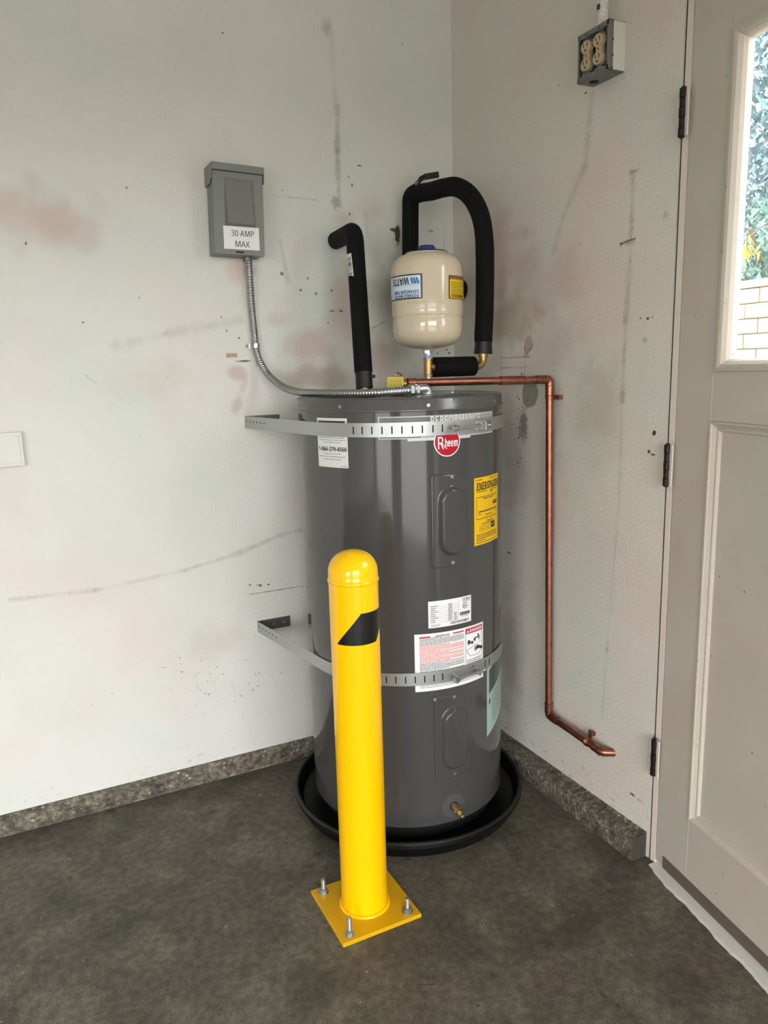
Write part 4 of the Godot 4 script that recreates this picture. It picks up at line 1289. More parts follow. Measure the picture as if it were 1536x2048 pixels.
# ---------------------------------------------------------------- bollard
func build_bollard() -> void:
	var t := base("bollard", BOLLARD)
	tag(t, "bright yellow steel bollard with a black stripe bolted to the floor", "bollard")
	var r := 0.0572
	var st := start()
	box(st, Vector3(-0.104, 0.0, -0.104), Vector3(0.104, 0.0105, 0.104), 0.0012)
	var plate := put("base_plate", st, M.plate_paint, t)
	st = start()
	lathe(st, [Vector2(r, 0.010), Vector2(r, 0.846)], 72)
	put("post", st, M.bollard_paint, t)
	st = start()
	var n := noise(60.0, 2, 3)
	var ring := []
	for k in 61:
		var a := TAU * k / 60.0
		ring.append(Vector3(sin(a), 0, cos(a)) * (r + 0.002) + Vector3.UP * 0.0125)
	tube(st, ring, func(s: float, a: float) -> float: return 0.0044 + 0.0010 * n.get_noise_2d(s * 2.0, a * 0.02), 12, false)
	put("weld", st, M.bollard_paint, t)
	st = start()
	var prof := [Vector2(r, 0.8425), Vector2(r + 0.0016, 0.8435), Vector2(r + 0.0022, 0.8465), Vector2(r + 0.0014, 0.8495), Vector2(r, 0.8510), Vector2(r, 0.864)]
	for k in range(1, 17):
		var a := PI * 0.5 * k / 16.0
		prof.append(Vector2(r * pow(cos(a), 0.86) if k < 16 else 0.0, 0.864 + 0.050 * sin(a)))
	lathe(st, prof, 72, Transform3D.IDENTITY, 0.9)
	put("cap", st, M.bollard_paint, t)
	# the black stripe is a parallelogram wrapped round the post
	st = start()
	st.set_smooth_group(1)
	var P := func(u: float, v: float) -> Vector3:
		var a := deg_to_rad(-70.0 + 100.5 * u + 61.0 * v)
		return Vector3((r + 0.0005) * sin(a), 0.706 + 0.0745 * v, (r + 0.0005) * cos(a))
	for i in 32:
		for j in 10:
			quad(st, P.call(i / 32.0, j / 10.0), P.call((i + 1) / 32.0, j / 10.0), P.call((i + 1) / 32.0, (j + 1) / 10.0), P.call(i / 32.0, (j + 1) / 10.0))
	put("stripe", st, M.black_tape, t)
	for x in [-1, 1]:
		for z in [-1, 1]:
			var at := Vector3(x * 0.0775, 0.0105, z * 0.0815)
			var tall: float = 0.047 if (x < 0 and z > 0) else 0.038
			st = start()
			prism(st, at, Vector3.UP, 0.0135, 0.002, 24)
			prism(st, at + Vector3.UP * 0.002, Vector3.UP, 0.0105, 0.0095, 6, 0.3 * x)
			rod(st, at + Vector3.UP * 0.008, at + Vector3.UP * tall, 0.0052, 16, 0.001)
			for k in int((tall - 0.014) / 0.0016):
				rod(st, at + Vector3.UP * (0.0125 + k * 0.0016), at + Vector3.UP * (0.0133 + k * 0.0016), 0.0058, 14)
			put("anchor_bolt", st, M.zinc, plate)

# ---------------------------------------------------------------- pipes and the expansion tank
func build_hot_pipe() -> void:
	var t := base("insulated_pipe")
	tag(t, "straight black foam covered pipe rising from the heater and bending into the left wall", "pipe")
	var low := Vector3(-0.4905, 1.262, 0.302)
	var top := Vector3(-0.4665, 1.708, 0.215)
	var st := start()
	tube(st, fillet([low + (top - low) * 0.10, top, Vector3(-0.432, 1.716, -0.01)], 0.042, 12), func(s: float, a: float) -> float: return 0.0262 + 0.0006 * sin(s * 60.0) , 28)
	put("foam_sleeve", st, M.foam, t)
	st = start()
	tube(st, [low, low.lerp(top, 0.05), low.lerp(top, 0.105)], 0.0245, 28)
	box(st, Vector3(0.010, -0.005, 0.016), Vector3(0.027, 0.004, 0.023), 0.002, Transform3D(Basis.IDENTITY, low.lerp(top, 0.075)))
	put("tape", st, M.foam_tape, t)
	st = start()
	rod(st, low - Vector3(0, 0.0195, 0), low + Vector3(0, 0.01, 0), 0.0135, 20)
	prism(st, low - Vector3(0, 0.0195, 0), Vector3.UP, 0.018, 0.006, 6)
	put("nipple", st, M.zinc, t)
	# bar code label wrapped round the sleeve
	st = start()
	var at := low.lerp(top, 0.77)
	var xf := along(at, top - low)
	var turned := Transform3D(Basis(xf.basis.y, 0.0) * Basis(Vector3.RIGHT, -0.19), at)
	patch(st, 0.0268, -95, -50, -0.034, 0.034, 0.0005, 8)
	var l := put("label", st, M.sleeve_print, t)
	l.transform = turned
	tag(l, "white bar code label")

func build_cold_pipe() -> void:
	var t := base("insulated_pipe", Vector3.ZERO)
	tag(t, "looping black foam covered hose arching over the cream tank to the brass fittings", "pipe")
	var st := start()
	tube(st, fillet([Vector3(-0.216, 1.55, -0.01), Vector3(-0.216, 1.55, 0.086), Vector3(-0.211, 1.847, 0.09), Vector3(-0.203, 1.852, 0.126)], 0.03, 8), 0.0262, 28)
	put("wall_sleeve", st, M.foam, t)
	st = start()
	var pts := spline([Vector3(-0.209, 1.844, 0.108), Vector3(-0.200, 1.846, 0.14), Vector3(-0.189, 1.842, 0.19), Vector3(-0.177, 1.842, 0.24), Vector3(-0.168, 1.836, 0.285), Vector3(-0.156, 1.814, 0.325), Vector3(-0.146, 1.776, 0.358), Vector3(-0.140, 1.730, 0.381), Vector3(-0.1395, 1.671, 0.395), Vector3(-0.141, 1.587, 0.40), Vector3(-0.1435, 1.475, 0.40), Vector3(-0.147, 1.385, 0.40)], 0.008)
	var n := noise(9.0, 6, 2)
	tube(st, pts, func(s: float, a: float) -> float: return 0.0265 + 0.0010 * n.get_noise_2d(s, a * 0.08) + 0.0012 * maxf(0.0, sin(a)) * exp(-pow((s - 0.17) / 0.05, 2.0)), 32)
	put("foam_sleeve", st, M.foam, t)
	st = start()
	tube(st, [Vector3(-0.1465, 1.395, 0.40), Vector3(-0.1472, 1.372, 0.40), Vector3(-0.1478, 1.356, 0.40), Vector3(-0.148, 1.351, 0.40)], func(s: float, a: float) -> float: return 0.0258 - 0.02 * s + 0.0030 * smoothstep(0.03, 0.044, s), 28)
	put("tape", st, M.foam_tape, t)
	# stop valve with its lever at the elbow
	st = start()
	rod(st, Vector3(-0.208, 1.866, 0.12), Vector3(-0.204, 1.880, 0.13), 0.008, 16, 0.001)
	prism(st, Vector3(-0.205, 1.875, 0.128), Vector3(0.2, 1, 0.3), 0.009, 0.006, 6)
	var valve := put("stop_valve", st, M.zinc_dull, t)
	st = start()
	var lever := [Vector3(-0.206, 1.876, 0.13), Vector3(-0.199, 1.887, 0.135), Vector3(-0.188, 1.893, 0.143), Vector3(-0.154, 1.897, 0.165)]
	for i in 3:
		var a: Vector3 = lever[i]
		var b: Vector3 = lever[i + 1]
		var xf := along(a, b - a)
		box(st, Vector3(-0.009, -0.003, -0.0035), Vector3(0.009, a.distance_to(b) + 0.003, 0.0035), 0.002, xf)
	put("lever", st, M.foam_tape, valve)
	# brass elbow, sleeved run, tee and nipple
	st = start()
	tube(st, fillet([Vector3(-0.200, 1.3155, 0.40), Vector3(-0.148, 1.3155, 0.40), Vector3(-0.148, 1.362, 0.40)], 0.024, 10), 0.0118, 24)
	rod(st, Vector3(-0.192, 1.3155, 0.40), Vector3(-0.174, 1.3155, 0.40), 0.0142, 24, 0.001)
	rod(st, Vector3(-0.148, 1.341, 0.40), Vector3(-0.148, 1.358, 0.40), 0.0142, 24, 0.001)
	put("brass_elbow", st, M.brass, t)
	st = start()
	tube(st, [Vector3(-0.318, 1.3165, 0.40), Vector3(-0.31, 1.3165, 0.40), Vector3(-0.25, 1.316, 0.40), Vector3(-0.186, 1.3155, 0.40), Vector3(-0.183, 1.3155, 0.40)], func(s: float, a: float) -> float: return 0.0282 + 0.0006 * sin(s * 70.0 + a), 28)
	put("foam_sleeve", st, M.foam, t)
	st = start()
	rod(st, Vector3(-0.3345, 1.290, 0.40), Vector3(-0.3345, 1.342, 0.40), 0.0128, 24, 0.001)
	rod(st, Vector3(-0.3345, 1.290, 0.40), Vector3(-0.3345, 1.296, 0.40), 0.0142, 24, 0.001)
	rod(st, Vector3(-0.3345, 1.336, 0.40), Vector3(-0.3345, 1.342, 0.40), 0.0142, 24, 0.001)
	rod(st, Vector3(-0.3345, 1.3165, 0.40), Vector3(-0.30, 1.3165, 0.40), 0.0122, 24, 0.001)
	put("brass_tee", st, M.brass, t)
	st = start()
	rod(st, Vector3(-0.3345, 1.2425, 0.40), Vector3(-0.3345, 1.292, 0.40), 0.0105, 20, 0.001)
	put("nipple", st, M.zinc, t)

func build_tank() -> void:
	var t := base("expansion_tank", Vector3(-0.334, 1.342, 0.40))
	tag(t, "small cream expansion tank with upside-down labels standing on a brass tee", "tank")
	var st := start()
	var prof := [Vector2(0.012, 0.0205), Vector2(0.016, 0.0245), Vector2(0.045, 0.028), Vector2(0.070, 0.035), Vector2(0.085, 0.044), Vector2(0.0945, 0.057), Vector2(0.0980, 0.073), Vector2(0.0985, 0.085), Vector2(0.0985, 0.102), Vector2(0.0978, 0.1055), Vector2(0.0965, 0.108), Vector2(0.0965, 0.111), Vector2(0.0985, 0.114), Vector2(0.0998, 0.119), Vector2(0.1, 0.125), Vector2(0.1, 0.148), Vector2(0.1008, 0.1495), Vector2(0.1008, 0.1515), Vector2(0.1, 0.153), Vector2(0.1, 0.232), Vector2(0.0985, 0.246), Vector2(0.0935, 0.259), Vector2(0.085, 0.269), Vector2(0.073, 0.2765), Vector2(0.06, 0.2805), Vector2(0.0585, 0.2835), Vector2(0.0, 0.2835)]
	lathe(st, prof, 96, Transform3D.IDENTITY, 1.0)
	put("vessel", st, M.tank_enamel, t)
	st = start()
	lathe(st, [Vector2(0.056, 0.2835), Vector2(0.057, 0.2855), Vector2(0.055, 0.287), Vector2(0.0, 0.287)], 64)
	put("top_disc", st, M.foam_tape, t)
	st = start()
	lathe(st, [Vector2(0.0255, 0.286), Vector2(0.0255, 0.2895), Vector2(0.0225, 0.300), Vector2(0.0195, 0.3035), Vector2(0.0, 0.3045)], 40, Transform3D.IDENTITY, 0.7)
	for k in 18:
		var a := TAU * k / 18.0
		box(st, Vector3(-0.0012, 0.287, 0.0225), Vector3(0.0012, 0.2975, 0.0245), 0.0005, Transform3D(Basis(Vector3.UP, a), Vector3.ZERO))
	put("cap", st, M.blue_plastic, t)
	st = start()
	rod(st, Vector3(0, -0.003, 0), Vector3(0, 0.024, 0), 0.0118, 24, 0.001)
	prism(st, Vector3(0, 0.013, 0), Vector3.UP, 0.0145, 0.008, 6, 0.3)
	put("connector", st, M.zinc, t)
	st = start()
	lathe(st, [Vector2(0.0122, 0.0), Vector2(0.0128, 0.001), Vector2(0.0124, 0.004), Vector2(0.0129, 0.006), Vector2(0.0122, 0.009)], 24)
	put("thread_tape", st, M.thread_tape, t)
	# the maker's label, applied before the tank was hung the other way up
	st = start()
	patch(st, 0.1003, -130, -37, 0.1555, 0.2195, 0.0004, 24)
	var l := tag(put("maker_label", st, M.tank_print, t), "blue and white label printed upside down") as MeshInstance3D
	st = start()
	letters(st, "WATTS", 0.066, 0.0185, on_cylinder(0.1009, -77.5, 0.2025, 180), true)
	put("lettering", st, M.ink, l)
	st = start()
	var put_on := on_cylinder(0.1009, -49.5, 0.2025, 180)
	for k in 3:
		var x := -0.0115 + k * 0.0078
		quad(st, put_on.call(Vector3(x + 0.003, -0.008, 0)), put_on.call(Vector3(x + 0.0085, -0.008, 0)), put_on.call(Vector3(x + 0.0035, 0.008, 0)), put_on.call(Vector3(x - 0.003, 0.008, 0)))
	put("emblem", st, M.ink_sky, l)
	st = start()
	letters(st, "POTABLE WATER", 0.082, 0.0085, on_cylinder(0.1009, -66.5, 0.1635, 180), true)
	letters(st, "EXPANSION TANK", 0.086, 0.0085, on_cylinder(0.1009, -67.5, 0.1745, 180), true)
	put("lettering", st, M.ink_blue, l)
	st = start()
	patch(st, 0.1003, 5.2, 62, 0.1535, 0.2145, 0.0004, 20)
	l = tag(put("warning_label", st, M.warning_print, t), "yellow warning label printed upside down") as MeshInstance3D
	st = start()
	letters(st, "WARNING!", 0.058, 0.0085, on_cylinder(0.1009, 26.0, 0.1615, 180), true)
	put("lettering", st, M.ink, l)

func build_copper() -> void:
	var t := base("copper_pipe")
	tag(t, "copper drain pipe running from the heater top to the right wall and down it", "pipe")
	var a := Vector3(-0.448, 1.2765, 0.483)
	var b := Vector3(-0.0262, 1.273, 0.555)
	var c := Vector3(-0.0262, 0.2535, 0.574)
	var d := Vector3(-0.0262, 0.2415, 0.806)
	var st := start()
	tube(st, fillet([a, b, c, d, Vector3(0.01, 0.239, 0.822)], 0.019, 10), 0.0106, 28)
	put("tube", st, M.copper, t)
	var u := (b - a).normalized()
	for q in [[a, a + u * 0.022, "collar"], [a + u * 0.272, a + u * 0.345, "coupling"], [b - u * 0.044, b - u * 0.018, "collar"], [b + Vector3(0, -0.018, 0.0004), b + Vector3(0, -0.045, 0.0009), "collar"], [c + Vector3(0, 0.040, 0), c + Vector3(0, 0.015, 0), "collar"], [c + Vector3(0, -0.0008, 0.015), c + Vector3(0, -0.002, 0.040), "collar"], [d - Vector3(0, -0.0015, 0.030), d - Vector3(0, 0, 0.004), "collar"]]:
		st = start()
		rod(st, q[0], q[1], 0.0123, 28, 0.0008)
		var part := put(q[2], st, M.copper, t)
		for e in [0, 1]:
			var p: Vector3 = q[e]
			var dir: Vector3 = ((q[1] - q[0]) as Vector3).normalized()
			st = start()
			rod(st, p - dir * 0.0008, p + dir * 0.0008, 0.01255, 28)
			put("solder_joint", st, M.solder, part)
	# elbow bodies
	st = start()
	tube(st, fillet([b - u * 0.02, b, b + Vector3(0, -0.02, 0)], 0.016, 10), 0.0120, 28)
	tube(st, fillet([c + Vector3(0, 0.02, 0), c, c + Vector3(0, 0, 0.02)], 0.016, 10), 0.0120, 28)
	tube(st, fillet([d - Vector3(0, 0, 0.008), d + Vector3(0.002, 0, 0.004), Vector3(0.01, 0.2395, 0.826)], 0.012, 8), 0.0120, 28)
	put("elbows", st, M.copper, t)
	# pipe straps on the wall
	for q in [[Vector3(-0.0262, 1.2225, 0.556), Vector3.UP, Vector3(0, 0, 1)], [Vector3(-0.0262, 0.2445, 0.748), Vector3(0, 0, 1), Vector3.UP]]:
		st = start()
		rod(st, q[0] - q[1] * 0.0065, q[0] + q[1] * 0.0065, 0.0122, 24, 0.0006)
		for k in 2:
			rod(st, q[0] + q[1] * (-0.004 + 0.005 * k), q[0] + q[1] * (-0.001 + 0.005 * k), 0.0130, 24, 0.0008)
		var side: Vector3 = q[2]
		var along_pipe: Vector3 = q[1]
		var foot: Vector3 = q[0] + side * 0.021
		var lo := foot - side * 0.011 - along_pipe * 0.0065
		var hi := foot + side * 0.013 + along_pipe * 0.0065
		box(st, Vector3(-0.0175, lo.y, lo.z), Vector3(-0.0155, hi.y, hi.z), 0.0006)
		box(st, Vector3(-0.0165, foot.y - 0.006, foot.z - 0.006), Vector3(0.0, foot.y + 0.006, foot.z + 0.006), 0.001)
		var strap := put("pipe_strap", st, M.copper, t)
		st = start()
		screw(st, foot + side * 0.006 + Vector3(0.0087, 0, 0), Vector3(-1, 0, 0), 0.0035)
		put("screw", st, M.rust, strap)

# ---------------------------------------------------------------- electrical
func build_conduit() -> void:
	var t := base("flexible_conduit")
	tag(t, "flexible ribbed metal conduit from the grey box down to the heater top", "conduit")
	var path := spline([Vector3(-0.7305, 1.648, 0.034), Vector3(-0.7285, 1.60, 0.028), Vector3(-0.7235, 1.515, 0.0145), Vector3(-0.719, 1.43, 0.0125), Vector3(-0.717, 1.385, 0.0135), Vector3(-0.709, 1.344, 0.024), Vector3(-0.693, 1.302, 0.058), Vector3(-0.672, 1.270, 0.118), Vector3(-0.661, 1.2570, 0.20), Vector3(-0.654, 1.2545, 0.29), Vector3(-0.641, 1.2542, 0.375), Vector3(-0.608, 1.2542, 0.455), Vector3(-0.560, 1.2552, 0.510), Vector3(-0.515, 1.2575, 0.533), Vector3(-0.466, 1.2595, 0.540)], 0.0014)
	var st := start()
	tube(st, path, func(s: float, a: float) -> float:
		var f := fposmod(s / 0.0078 + a / TAU, 1.0)
		return 0.0084 + 0.0027 * pow(sin(f * PI), 0.6), 18)
	put("ribbed_tube", st, M.conduit_steel, t)
	# clip on the wall
	st = start()
	rod(st, Vector3(-0.7185, 1.387, 0.0132), Vector3(-0.7175, 1.402, 0.0128), 0.0128, 24, 0.0008)
	box(st, Vector3(-0.748, 1.387, 0.0), Vector3(-0.726, 1.402, 0.002), 0.0006)
	box(st, Vector3(-0.7335, 1.387, 0.0), Vector3(-0.7315, 1.402, 0.012), 0.0005)
	var clip := put("clip", st, M.zinc, t)
	st = start()
	screw(st, Vector3(-0.741, 1.3945, 0.002), Vector3(0, 0, 1), 0.0035)
	put("screw", st, M.zinc_dull, clip)
	# elbow connector on the junction cover
	st = start()
	tube(st, fillet([Vector3(-0.472, 1.2592, 0.540), Vector3(-0.420, 1.2612, 0.542), Vector3(-0.418, 1.243, 0.542)], 0.013, 8), 0.0128, 24)
	box(st, Vector3(-0.474, 1.2485, 0.529), Vector3(-0.447, 1.2735, 0.5555), 0.003)
	rod(st, Vector3(-0.418, 1.2465, 0.542), Vector3(-0.418, 1.2495, 0.542), 0.018, 24, 0.0008)
	rod(st, Vector3(-0.462, 1.25, 0.556), Vector3(-0.462, 1.272, 0.558), 0.003, 12)
	screw(st, Vector3(-0.462, 1.271, 0.558), Vector3.UP, 0.004)
	put("elbow_connector", st, M.zinc, t)

func build_disconnect() -> void:
	var t := base("disconnect_box", Vector3(-0.7665, 1.6505, 0))
	t.rotation.z = deg_to_rad(-1.6)
	tag(t, "grey metal electrical box on the left wall with a white printed sign", "electrical box")
	var st := start()
	box(st, Vector3(-0.0705, 0.0, 0.0), Vector3(0.0705, 0.236, 0.066), 0.001)
	put("body", st, M.box_grey, t)
	# cover with a pressed hollow
	st = start()
	box(st, Vector3(-0.0735, -0.001, 0.064), Vector3(0.0735, 0.228, 0.0745), 0.0012)
	var cover := put("cover", st, M.box_grey, t)
	st = start()
	var z := 0.0746
	var o := [Vector3(-0.041, 0.077, z), Vector3(0.049, 0.077, z), Vector3(0.046, 0.205, z), Vector3(-0.039, 0.207, z)]
	var i := [Vector3(-0.034, 0.083, z + 0.013), Vector3(0.042, 0.083, z + 0.013), Vector3(0.037, 0.198, z + 0.002), Vector3(-0.018, 0.199, z + 0.002)]
	for k in 4:
		quad(st, o[k], o[(k + 1) % 4], i[(k + 1) % 4], i[k])
	quad(st, i[0], i[1], i[2], i[3])
	put("pressed_panel", st, M.box_grey_dark, cover)
	st = start()
	box(st, Vector3(-0.012, 0.0045, 0.0742), Vector3(0.011, 0.0085, 0.0752))
	put("latch_slot", st, M.dark_void, cover)
	# rain hood over the top
	st = start()
	box(st, Vector3(-0.077, 0.2235, 0.0), Vector3(0.077, 0.243, 0.081), 0.0015)
	for s in [-1, 1]:
		var x: float = 0.0755 * s
		box(st, Vector3(x - 0.0012, 0.19, 0.0), Vector3(x + 0.0012, 0.23, 0.060), 0.0006)
		box(st, Vector3(x - 0.0012, 0.199, 0.058), Vector3(x + 0.0012, 0.23, 0.079), 0.0006)
	put("hood", st, M.box_grey, t)
	st = start()
	var rim := [Vector3(-0.0767, 0.2235, 0.0796), Vector3(-0.0767, 0.199, 0.0796)]
	box(st, Vector3(-0.0748, 0.197, 0.0746), Vector3(-0.0733, 0.2225, 0.0752))
	box(st, Vector3(0.0733, 0.197, 0.0746), Vector3(0.0748, 0.2225, 0.0752))
	box(st, Vector3(-0.073, 0.2222, 0.0746), Vector3(0.073, 0.2236, 0.0752))
	put("gap", st, M.dark_void, t)
	st = start()
	var sign_xf := Transform3D(Basis(Vector3(0, 0, 1), deg_to_rad(0.8)), Vector3(0.005, 0.045, 0.0763))
	box(st, Vector3(-0.0525, -0.0315, -0.0012), Vector3(0.0525, 0.0315, 0.0008), 0.0002, sign_xf)
	var sign_part := tag(put("sign", st, M.paper, t), "white sign with black print") as MeshInstance3D
	st = start()
	letters(st, "30 AMP", 0.066, 0.0165, on_flat(sign_xf * Transform3D(Basis.IDENTITY, Vector3(0.003, 0.0125, 0.0011))))
	letters(st, "MAX", 0.042, 0.0165, on_flat(sign_xf * Transform3D(Basis.IDENTITY, Vector3(0.002, -0.0165, 0.0011))))
	put("lettering", st, M.ink, sign_part)
	st = start()
	rod(st, Vector3(0.0335, -0.012, 0.034), Vector3(0.0335, 0.002, 0.034), 0.0135, 24, 0.001)
	put("conduit_connector", st, M.zinc_dull, t)

func build_outlets() -> void:
	# local axes: x away from the wall into the room, z up... built straight in room axes: the front faces -x
	var t := base("outlet_box", Vector3(0, 2.056, 0.7335))
	tag(t, "open metal outlet box without a cover plate holding two ivory double sockets", "outlet box")
	var h := 0.054
	var st := start()
	# five thin walls
	box(st, Vector3(-0.0385, -h, -h), Vector3(0.0, h, -h + 0.0018), 0.0006)
	box(st, Vector3(-0.0385, -h, h - 0.0018), Vector3(0.0, h, h), 0.0006)
	box(st, Vector3(-0.0385, h - 0.0018, -h), Vector3(0.0, h, h), 0.0006)
	put("box_sides", st, M.white_paint, t)
	st = start()
	box(st, Vector3(-0.0385, -h, -h), Vector3(0.0, -h + 0.0018, h), 0.0006)
	box(st, Vector3(-0.003, -h + 0.001, -h + 0.001), Vector3(-0.0012, h - 0.001, h - 0.001))
	put("box_bottom", st, M.zinc_dull, t)
	# extension ring at the front
	st = start()
	box(st, Vector3(-0.053, -h - 0.0006, -h - 0.0006), Vector3(-0.038, h + 0.0006, -h + 0.0016), 0.0006)
	box(st, Vector3(-0.053, -h - 0.0006, h - 0.0016), Vector3(-0.038, h + 0.0006, h + 0.0006), 0.0006)
	box(st, Vector3(-0.053, h - 0.0016, -h - 0.0006), Vector3(-0.038, h + 0.0006, h + 0.0006), 0.0006)
	box(st, Vector3(-0.053, -h - 0.0006, -h - 0.0006), Vector3(-0.038, -h + 0.0016, h + 0.0006), 0.0006)
	for s in [-1, 1]:   # flanges above and below the sockets
		box(st, Vector3(-0.0535, minf(s * 0.0425, s * h), -h), Vector3(-0.0518, maxf(s * 0.0425, s * h), h), 0.0005)
		for z in [-0.046, 0.046]:
			screw(st, Vector3(-0.0535, s * 0.0485, z), Vector3(-1, 0, 0), 0.0028)
	box(st, Vector3(-0.0535, -h, -h), Vector3(-0.0518, h, -h + 0.006), 0.0005)
	box(st, Vector3(-0.0535, -h, h - 0.006), Vector3(-0.0518, h, h), 0.0005)
	put("extension_ring", st, M.zinc_dull, t)
	st = start()
	prism(st, Vector3(-0.026, -h - 0.0004, -0.024), Vector3(0, -1, 0), 0.0115, 0.0005, 24)
	put("open_knockout", st, M.dark_void, t)
	for q in [[Vector3(-0.022, -h, 0.028), Vector3(0, -1, 0), M.zinc_dull], [Vector3(-0.018, 0.032, h), Vector3(0, 0, 1), M.white_paint]]:
		st = start()
		prism(st, q[0], q[1], 0.0155, 0.0008, 28)
		prism(st, q[0], q[1], 0.0135, 0.0016, 28)
		put("knockout", st, q[2], t)
	for p in [Vector3(-0.040, 0.012, h + 0.0004), Vector3(-0.040, -0.022, h + 0.0004), Vector3(-0.041, -0.049, h + 0.0004)]:
		st = start()
		prism(st, p, Vector3(0, 0, 1), 0.0024, 0.0004, 14)
		put("screw_hole", st, M.dark_void, t)
	for zc in [-0.0225, 0.0205]:
		var sock := base("double_socket", Vector3(0, 0, zc), t)
		st = start()
		box(st, Vector3(-0.048, -0.052, -0.0075), Vector3(-0.0465, 0.052, 0.0075), 0.0004)
		for s in [-1, 1]:
			box(st, Vector3(-0.0548, minf(s * 0.0405, s * 0.0525), -0.0105), Vector3(-0.0536, maxf(s * 0.0405, s * 0.0525), 0.0105), 0.0004)
			screw(st, Vector3(-0.0548, s * 0.0465, 0), Vector3(-1, 0, 0), 0.0036)
		box(st, Vector3(-0.047, -0.036, -0.014), Vector3(-0.018, 0.036, 0.014), 0.001)
		put("yoke", st, M.zinc_dull, sock)
		st = start()
		box(st, Vector3(-0.0545, -0.012, -0.0095), Vector3(-0.045, 0.012, 0.0095), 0.001)
		for s in [-1, 1]:
			var xf := Transform3D(Basis(Vector3(0, 0, 1), PI * 0.5), Vector3(-0.045, s * 0.0195, 0))
			lathe(st, [Vector2(0.0172, 0), Vector2(0.0172, 0.0108), Vector2(0.0160, 0.0122), Vector2(0.0, 0.0122)], 32, xf * Transform3D(Basis.from_scale(Vector3(0.86, 1, 1)), Vector3.ZERO))
		put("socket_face", st, M.ivory, sock)
		st = start()
		for s in [-1, 1]:
			for k in [-1, 1]:
				box(st, Vector3(-0.0576, s * 0.0195 - 0.0005, k * 0.0062 - 0.0011), Vector3(-0.057, s * 0.0195 + 0.0085, k * 0.0062 + 0.0011))
			prism(st, Vector3(-0.0571, s * 0.0195 - 0.0075, 0), Vector3(-1, 0, 0), 0.0026, 0.0005, 14)
		prism(st, Vector3(-0.0545, 0, 0), Vector3(-1, 0, 0), 0.002, 0.0005, 12)
		put("slots", st, M.dark_void, sock)
	# ribbed conduit going up
	var c := base("wall_conduit", Vector3(-0.029, 2.1095, 0.7375))
	tag(c, "white painted ribbed conduit rising from the outlet box", "conduit")
	st = start()
	var pts := []
	for k in 340:
		pts.append(Vector3(0.0005 * sin(k * 0.02), 0.0014 * k, 0.001 * k / 340.0))
	tube(st, pts, func(s: float, a: float) -> float: return 0.0118 + 0.0019 * pow(absf(sin(PI * (s / 0.0098 + a / TAU))), 0.7), 18)
	put("ribbed_tube", st, M.white_paint, c)
	st = start()
	box(st, Vector3(-0.0128, 0.040, -0.004), Vector3(-0.0155, 0.052, 0.006), 0.001)
	put("clamp_screw", st, M.rust, c)
	st = start()
	rod(st, Vector3(0, 0.0, 0), Vector3(0, 0.012, 0), 0.0155, 24, 0.001)
	put("connector", st, M.white_paint, c)

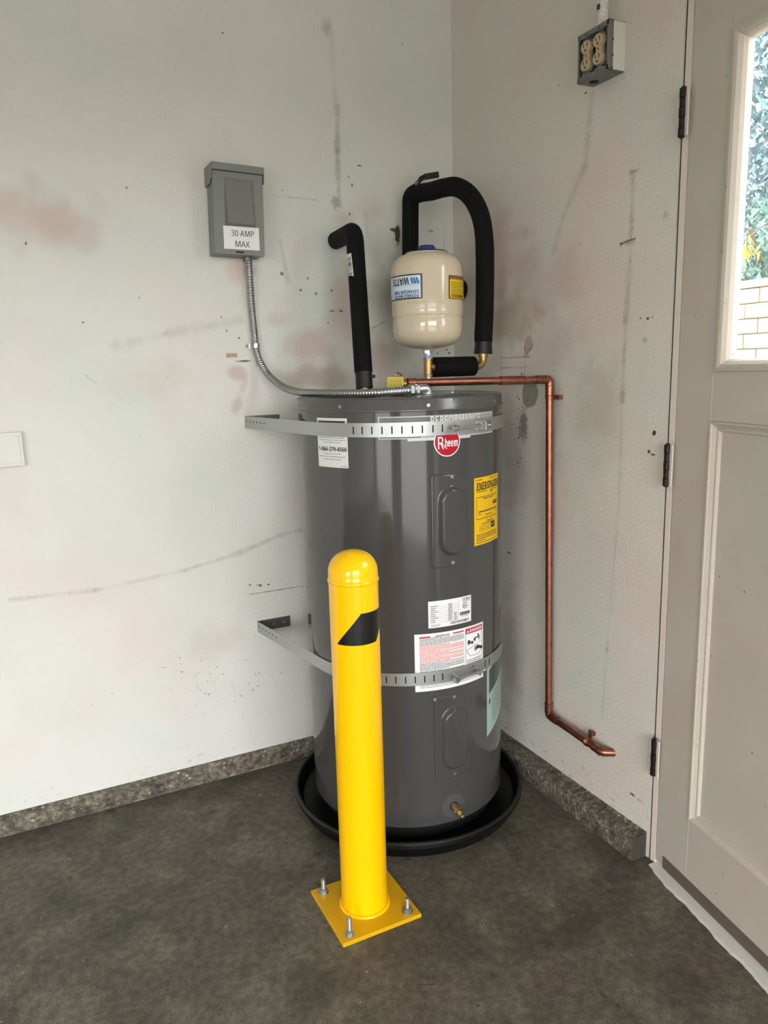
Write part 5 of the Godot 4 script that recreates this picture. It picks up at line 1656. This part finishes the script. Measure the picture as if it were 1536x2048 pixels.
func build_small_things() -> void:
	var st := start()
	box(st, Vector3(-0.095, 0.0, 0.010), Vector3(0.095, 0.0935, 0.016), 0.0016)
	box(st, Vector3(-0.088, 0.006, 0.0), Vector3(0.088, 0.0875, 0.012))
	var t := put("blank_cover", st, M.cover_white)
	t.position = Vector3(-1.4835, 1.0805, 0)
	tag(t, "plain white blank cover plate on the wall at the far left", "cover plate")
	st = start()
	box(st, Vector3(-0.085, 0.008, 0.0155), Vector3(0.087, 0.0845, 0.0175), 0.0012)
	put("raised_panel", st, M.cover_white, t)
	# bent nail
	st = start()
	tube(st, spline([Vector3(0.003, 0, 0.003), Vector3(-0.004, -0.001, 0), Vector3(-0.010, -0.0035, -0.012), Vector3(-0.011, -0.008, -0.034)], 0.003), 0.0016, 8)
	prism(st, Vector3(-0.011, -0.008, -0.034), Vector3(0, -0.2, -1), 0.0036, 0.0012, 12)
	var n := put("nail", st, M.zinc_dull)
	n.position = Vector3(0, 1.612, 0.839)
	tag(n, "bent nail sticking out of the right wall above the copper pipe", "nail")
	# dark round pipe cap on the wall behind the cream tank
	st = start()
	lathe(st, [Vector2(0.0, 0.0), Vector2(0.031, 0.0), Vector2(0.033, 0.004), Vector2(0.033, 0.03), Vector2(0.029, 0.036), Vector2(0.012, 0.039), Vector2(0.0, 0.039)], 32, Transform3D(Basis(Vector3(0, 0, 1), PI * 0.5), Vector3.ZERO))
	n = put("pipe_cap", st, M.bronze)
	n.position = Vector3(0.001, 1.569, 0.058)
	tag(n, "round dark cap on the right wall peeping out behind the cream tank", "pipe cap")

func _ready() -> void:
	var cam := Camera3D.new()
	cam.name = "camera"
	cam.position = Vector3(-1.4191, 1.3178, 2.2841)
	cam.rotation = Vector3(-0.1897, -0.4593, -0.0274)
	cam.fov = 68.64
	cam.near = 0.05
	cam.far = 200.0
	add_child(cam)
	cam.current = true
	var sky_m := ProceduralSkyMaterial.new()
	sky_m.sky_top_color = Color(0.86, 0.87, 0.89)
	sky_m.sky_horizon_color = Color(0.93, 0.93, 0.925)
	sky_m.ground_horizon_color = Color(0.6, 0.6, 0.58)
	sky_m.ground_bottom_color = Color(0.45, 0.45, 0.43)
	sky_m.sky_energy_multiplier = 5.0
	sky_m.ground_energy_multiplier = 1.0
	var env := Environment.new()
	env.background_mode = Environment.BG_SKY
	env.sky = Sky.new()
	env.sky.sky_material = sky_m
	env.tonemap_mode = Environment.TONE_MAPPER_LINEAR
	env.tonemap_exposure = 0.335
	env.sdfgi_enabled = true
	env.ssao_enabled = true
	env.ssil_enabled = true
	var we := WorldEnvironment.new()
	we.name = "surroundings"
	we.environment = env
	add_child(we)
	make_materials()
	make_labels()
	build_setting()
	build_door()
	build_outside()
	build_heater()
	build_pan()
	build_bollard()
	build_strap(1.147, 1.183, [-51.3, -46.5, -41.5, -36.4, -31.5, -26.6, -21.5, -16.6, -11.2, -6.2, 20.5, 23.6, 26.6], [-0.9, 17.6], -0.7615, 0.0, "upper galvanised strap with slots and a bolt round the top of the heater")
	build_strap(0.482, 0.518, [-47.7, -42.7, -37.7, -32.7, -27.6, -22.6, -17.6, -12.6, -7.8, 12.0, 22.0, 26.0], [-1.5, 13.5], -0.7615, 0.006, "lower galvanised strap crossing the danger sticker and passing behind the bollard")
	build_hot_pipe()
	build_cold_pipe()
	build_tank()
	build_copper()
	build_conduit()
	build_disconnect()
	build_outlets()
	build_small_things()
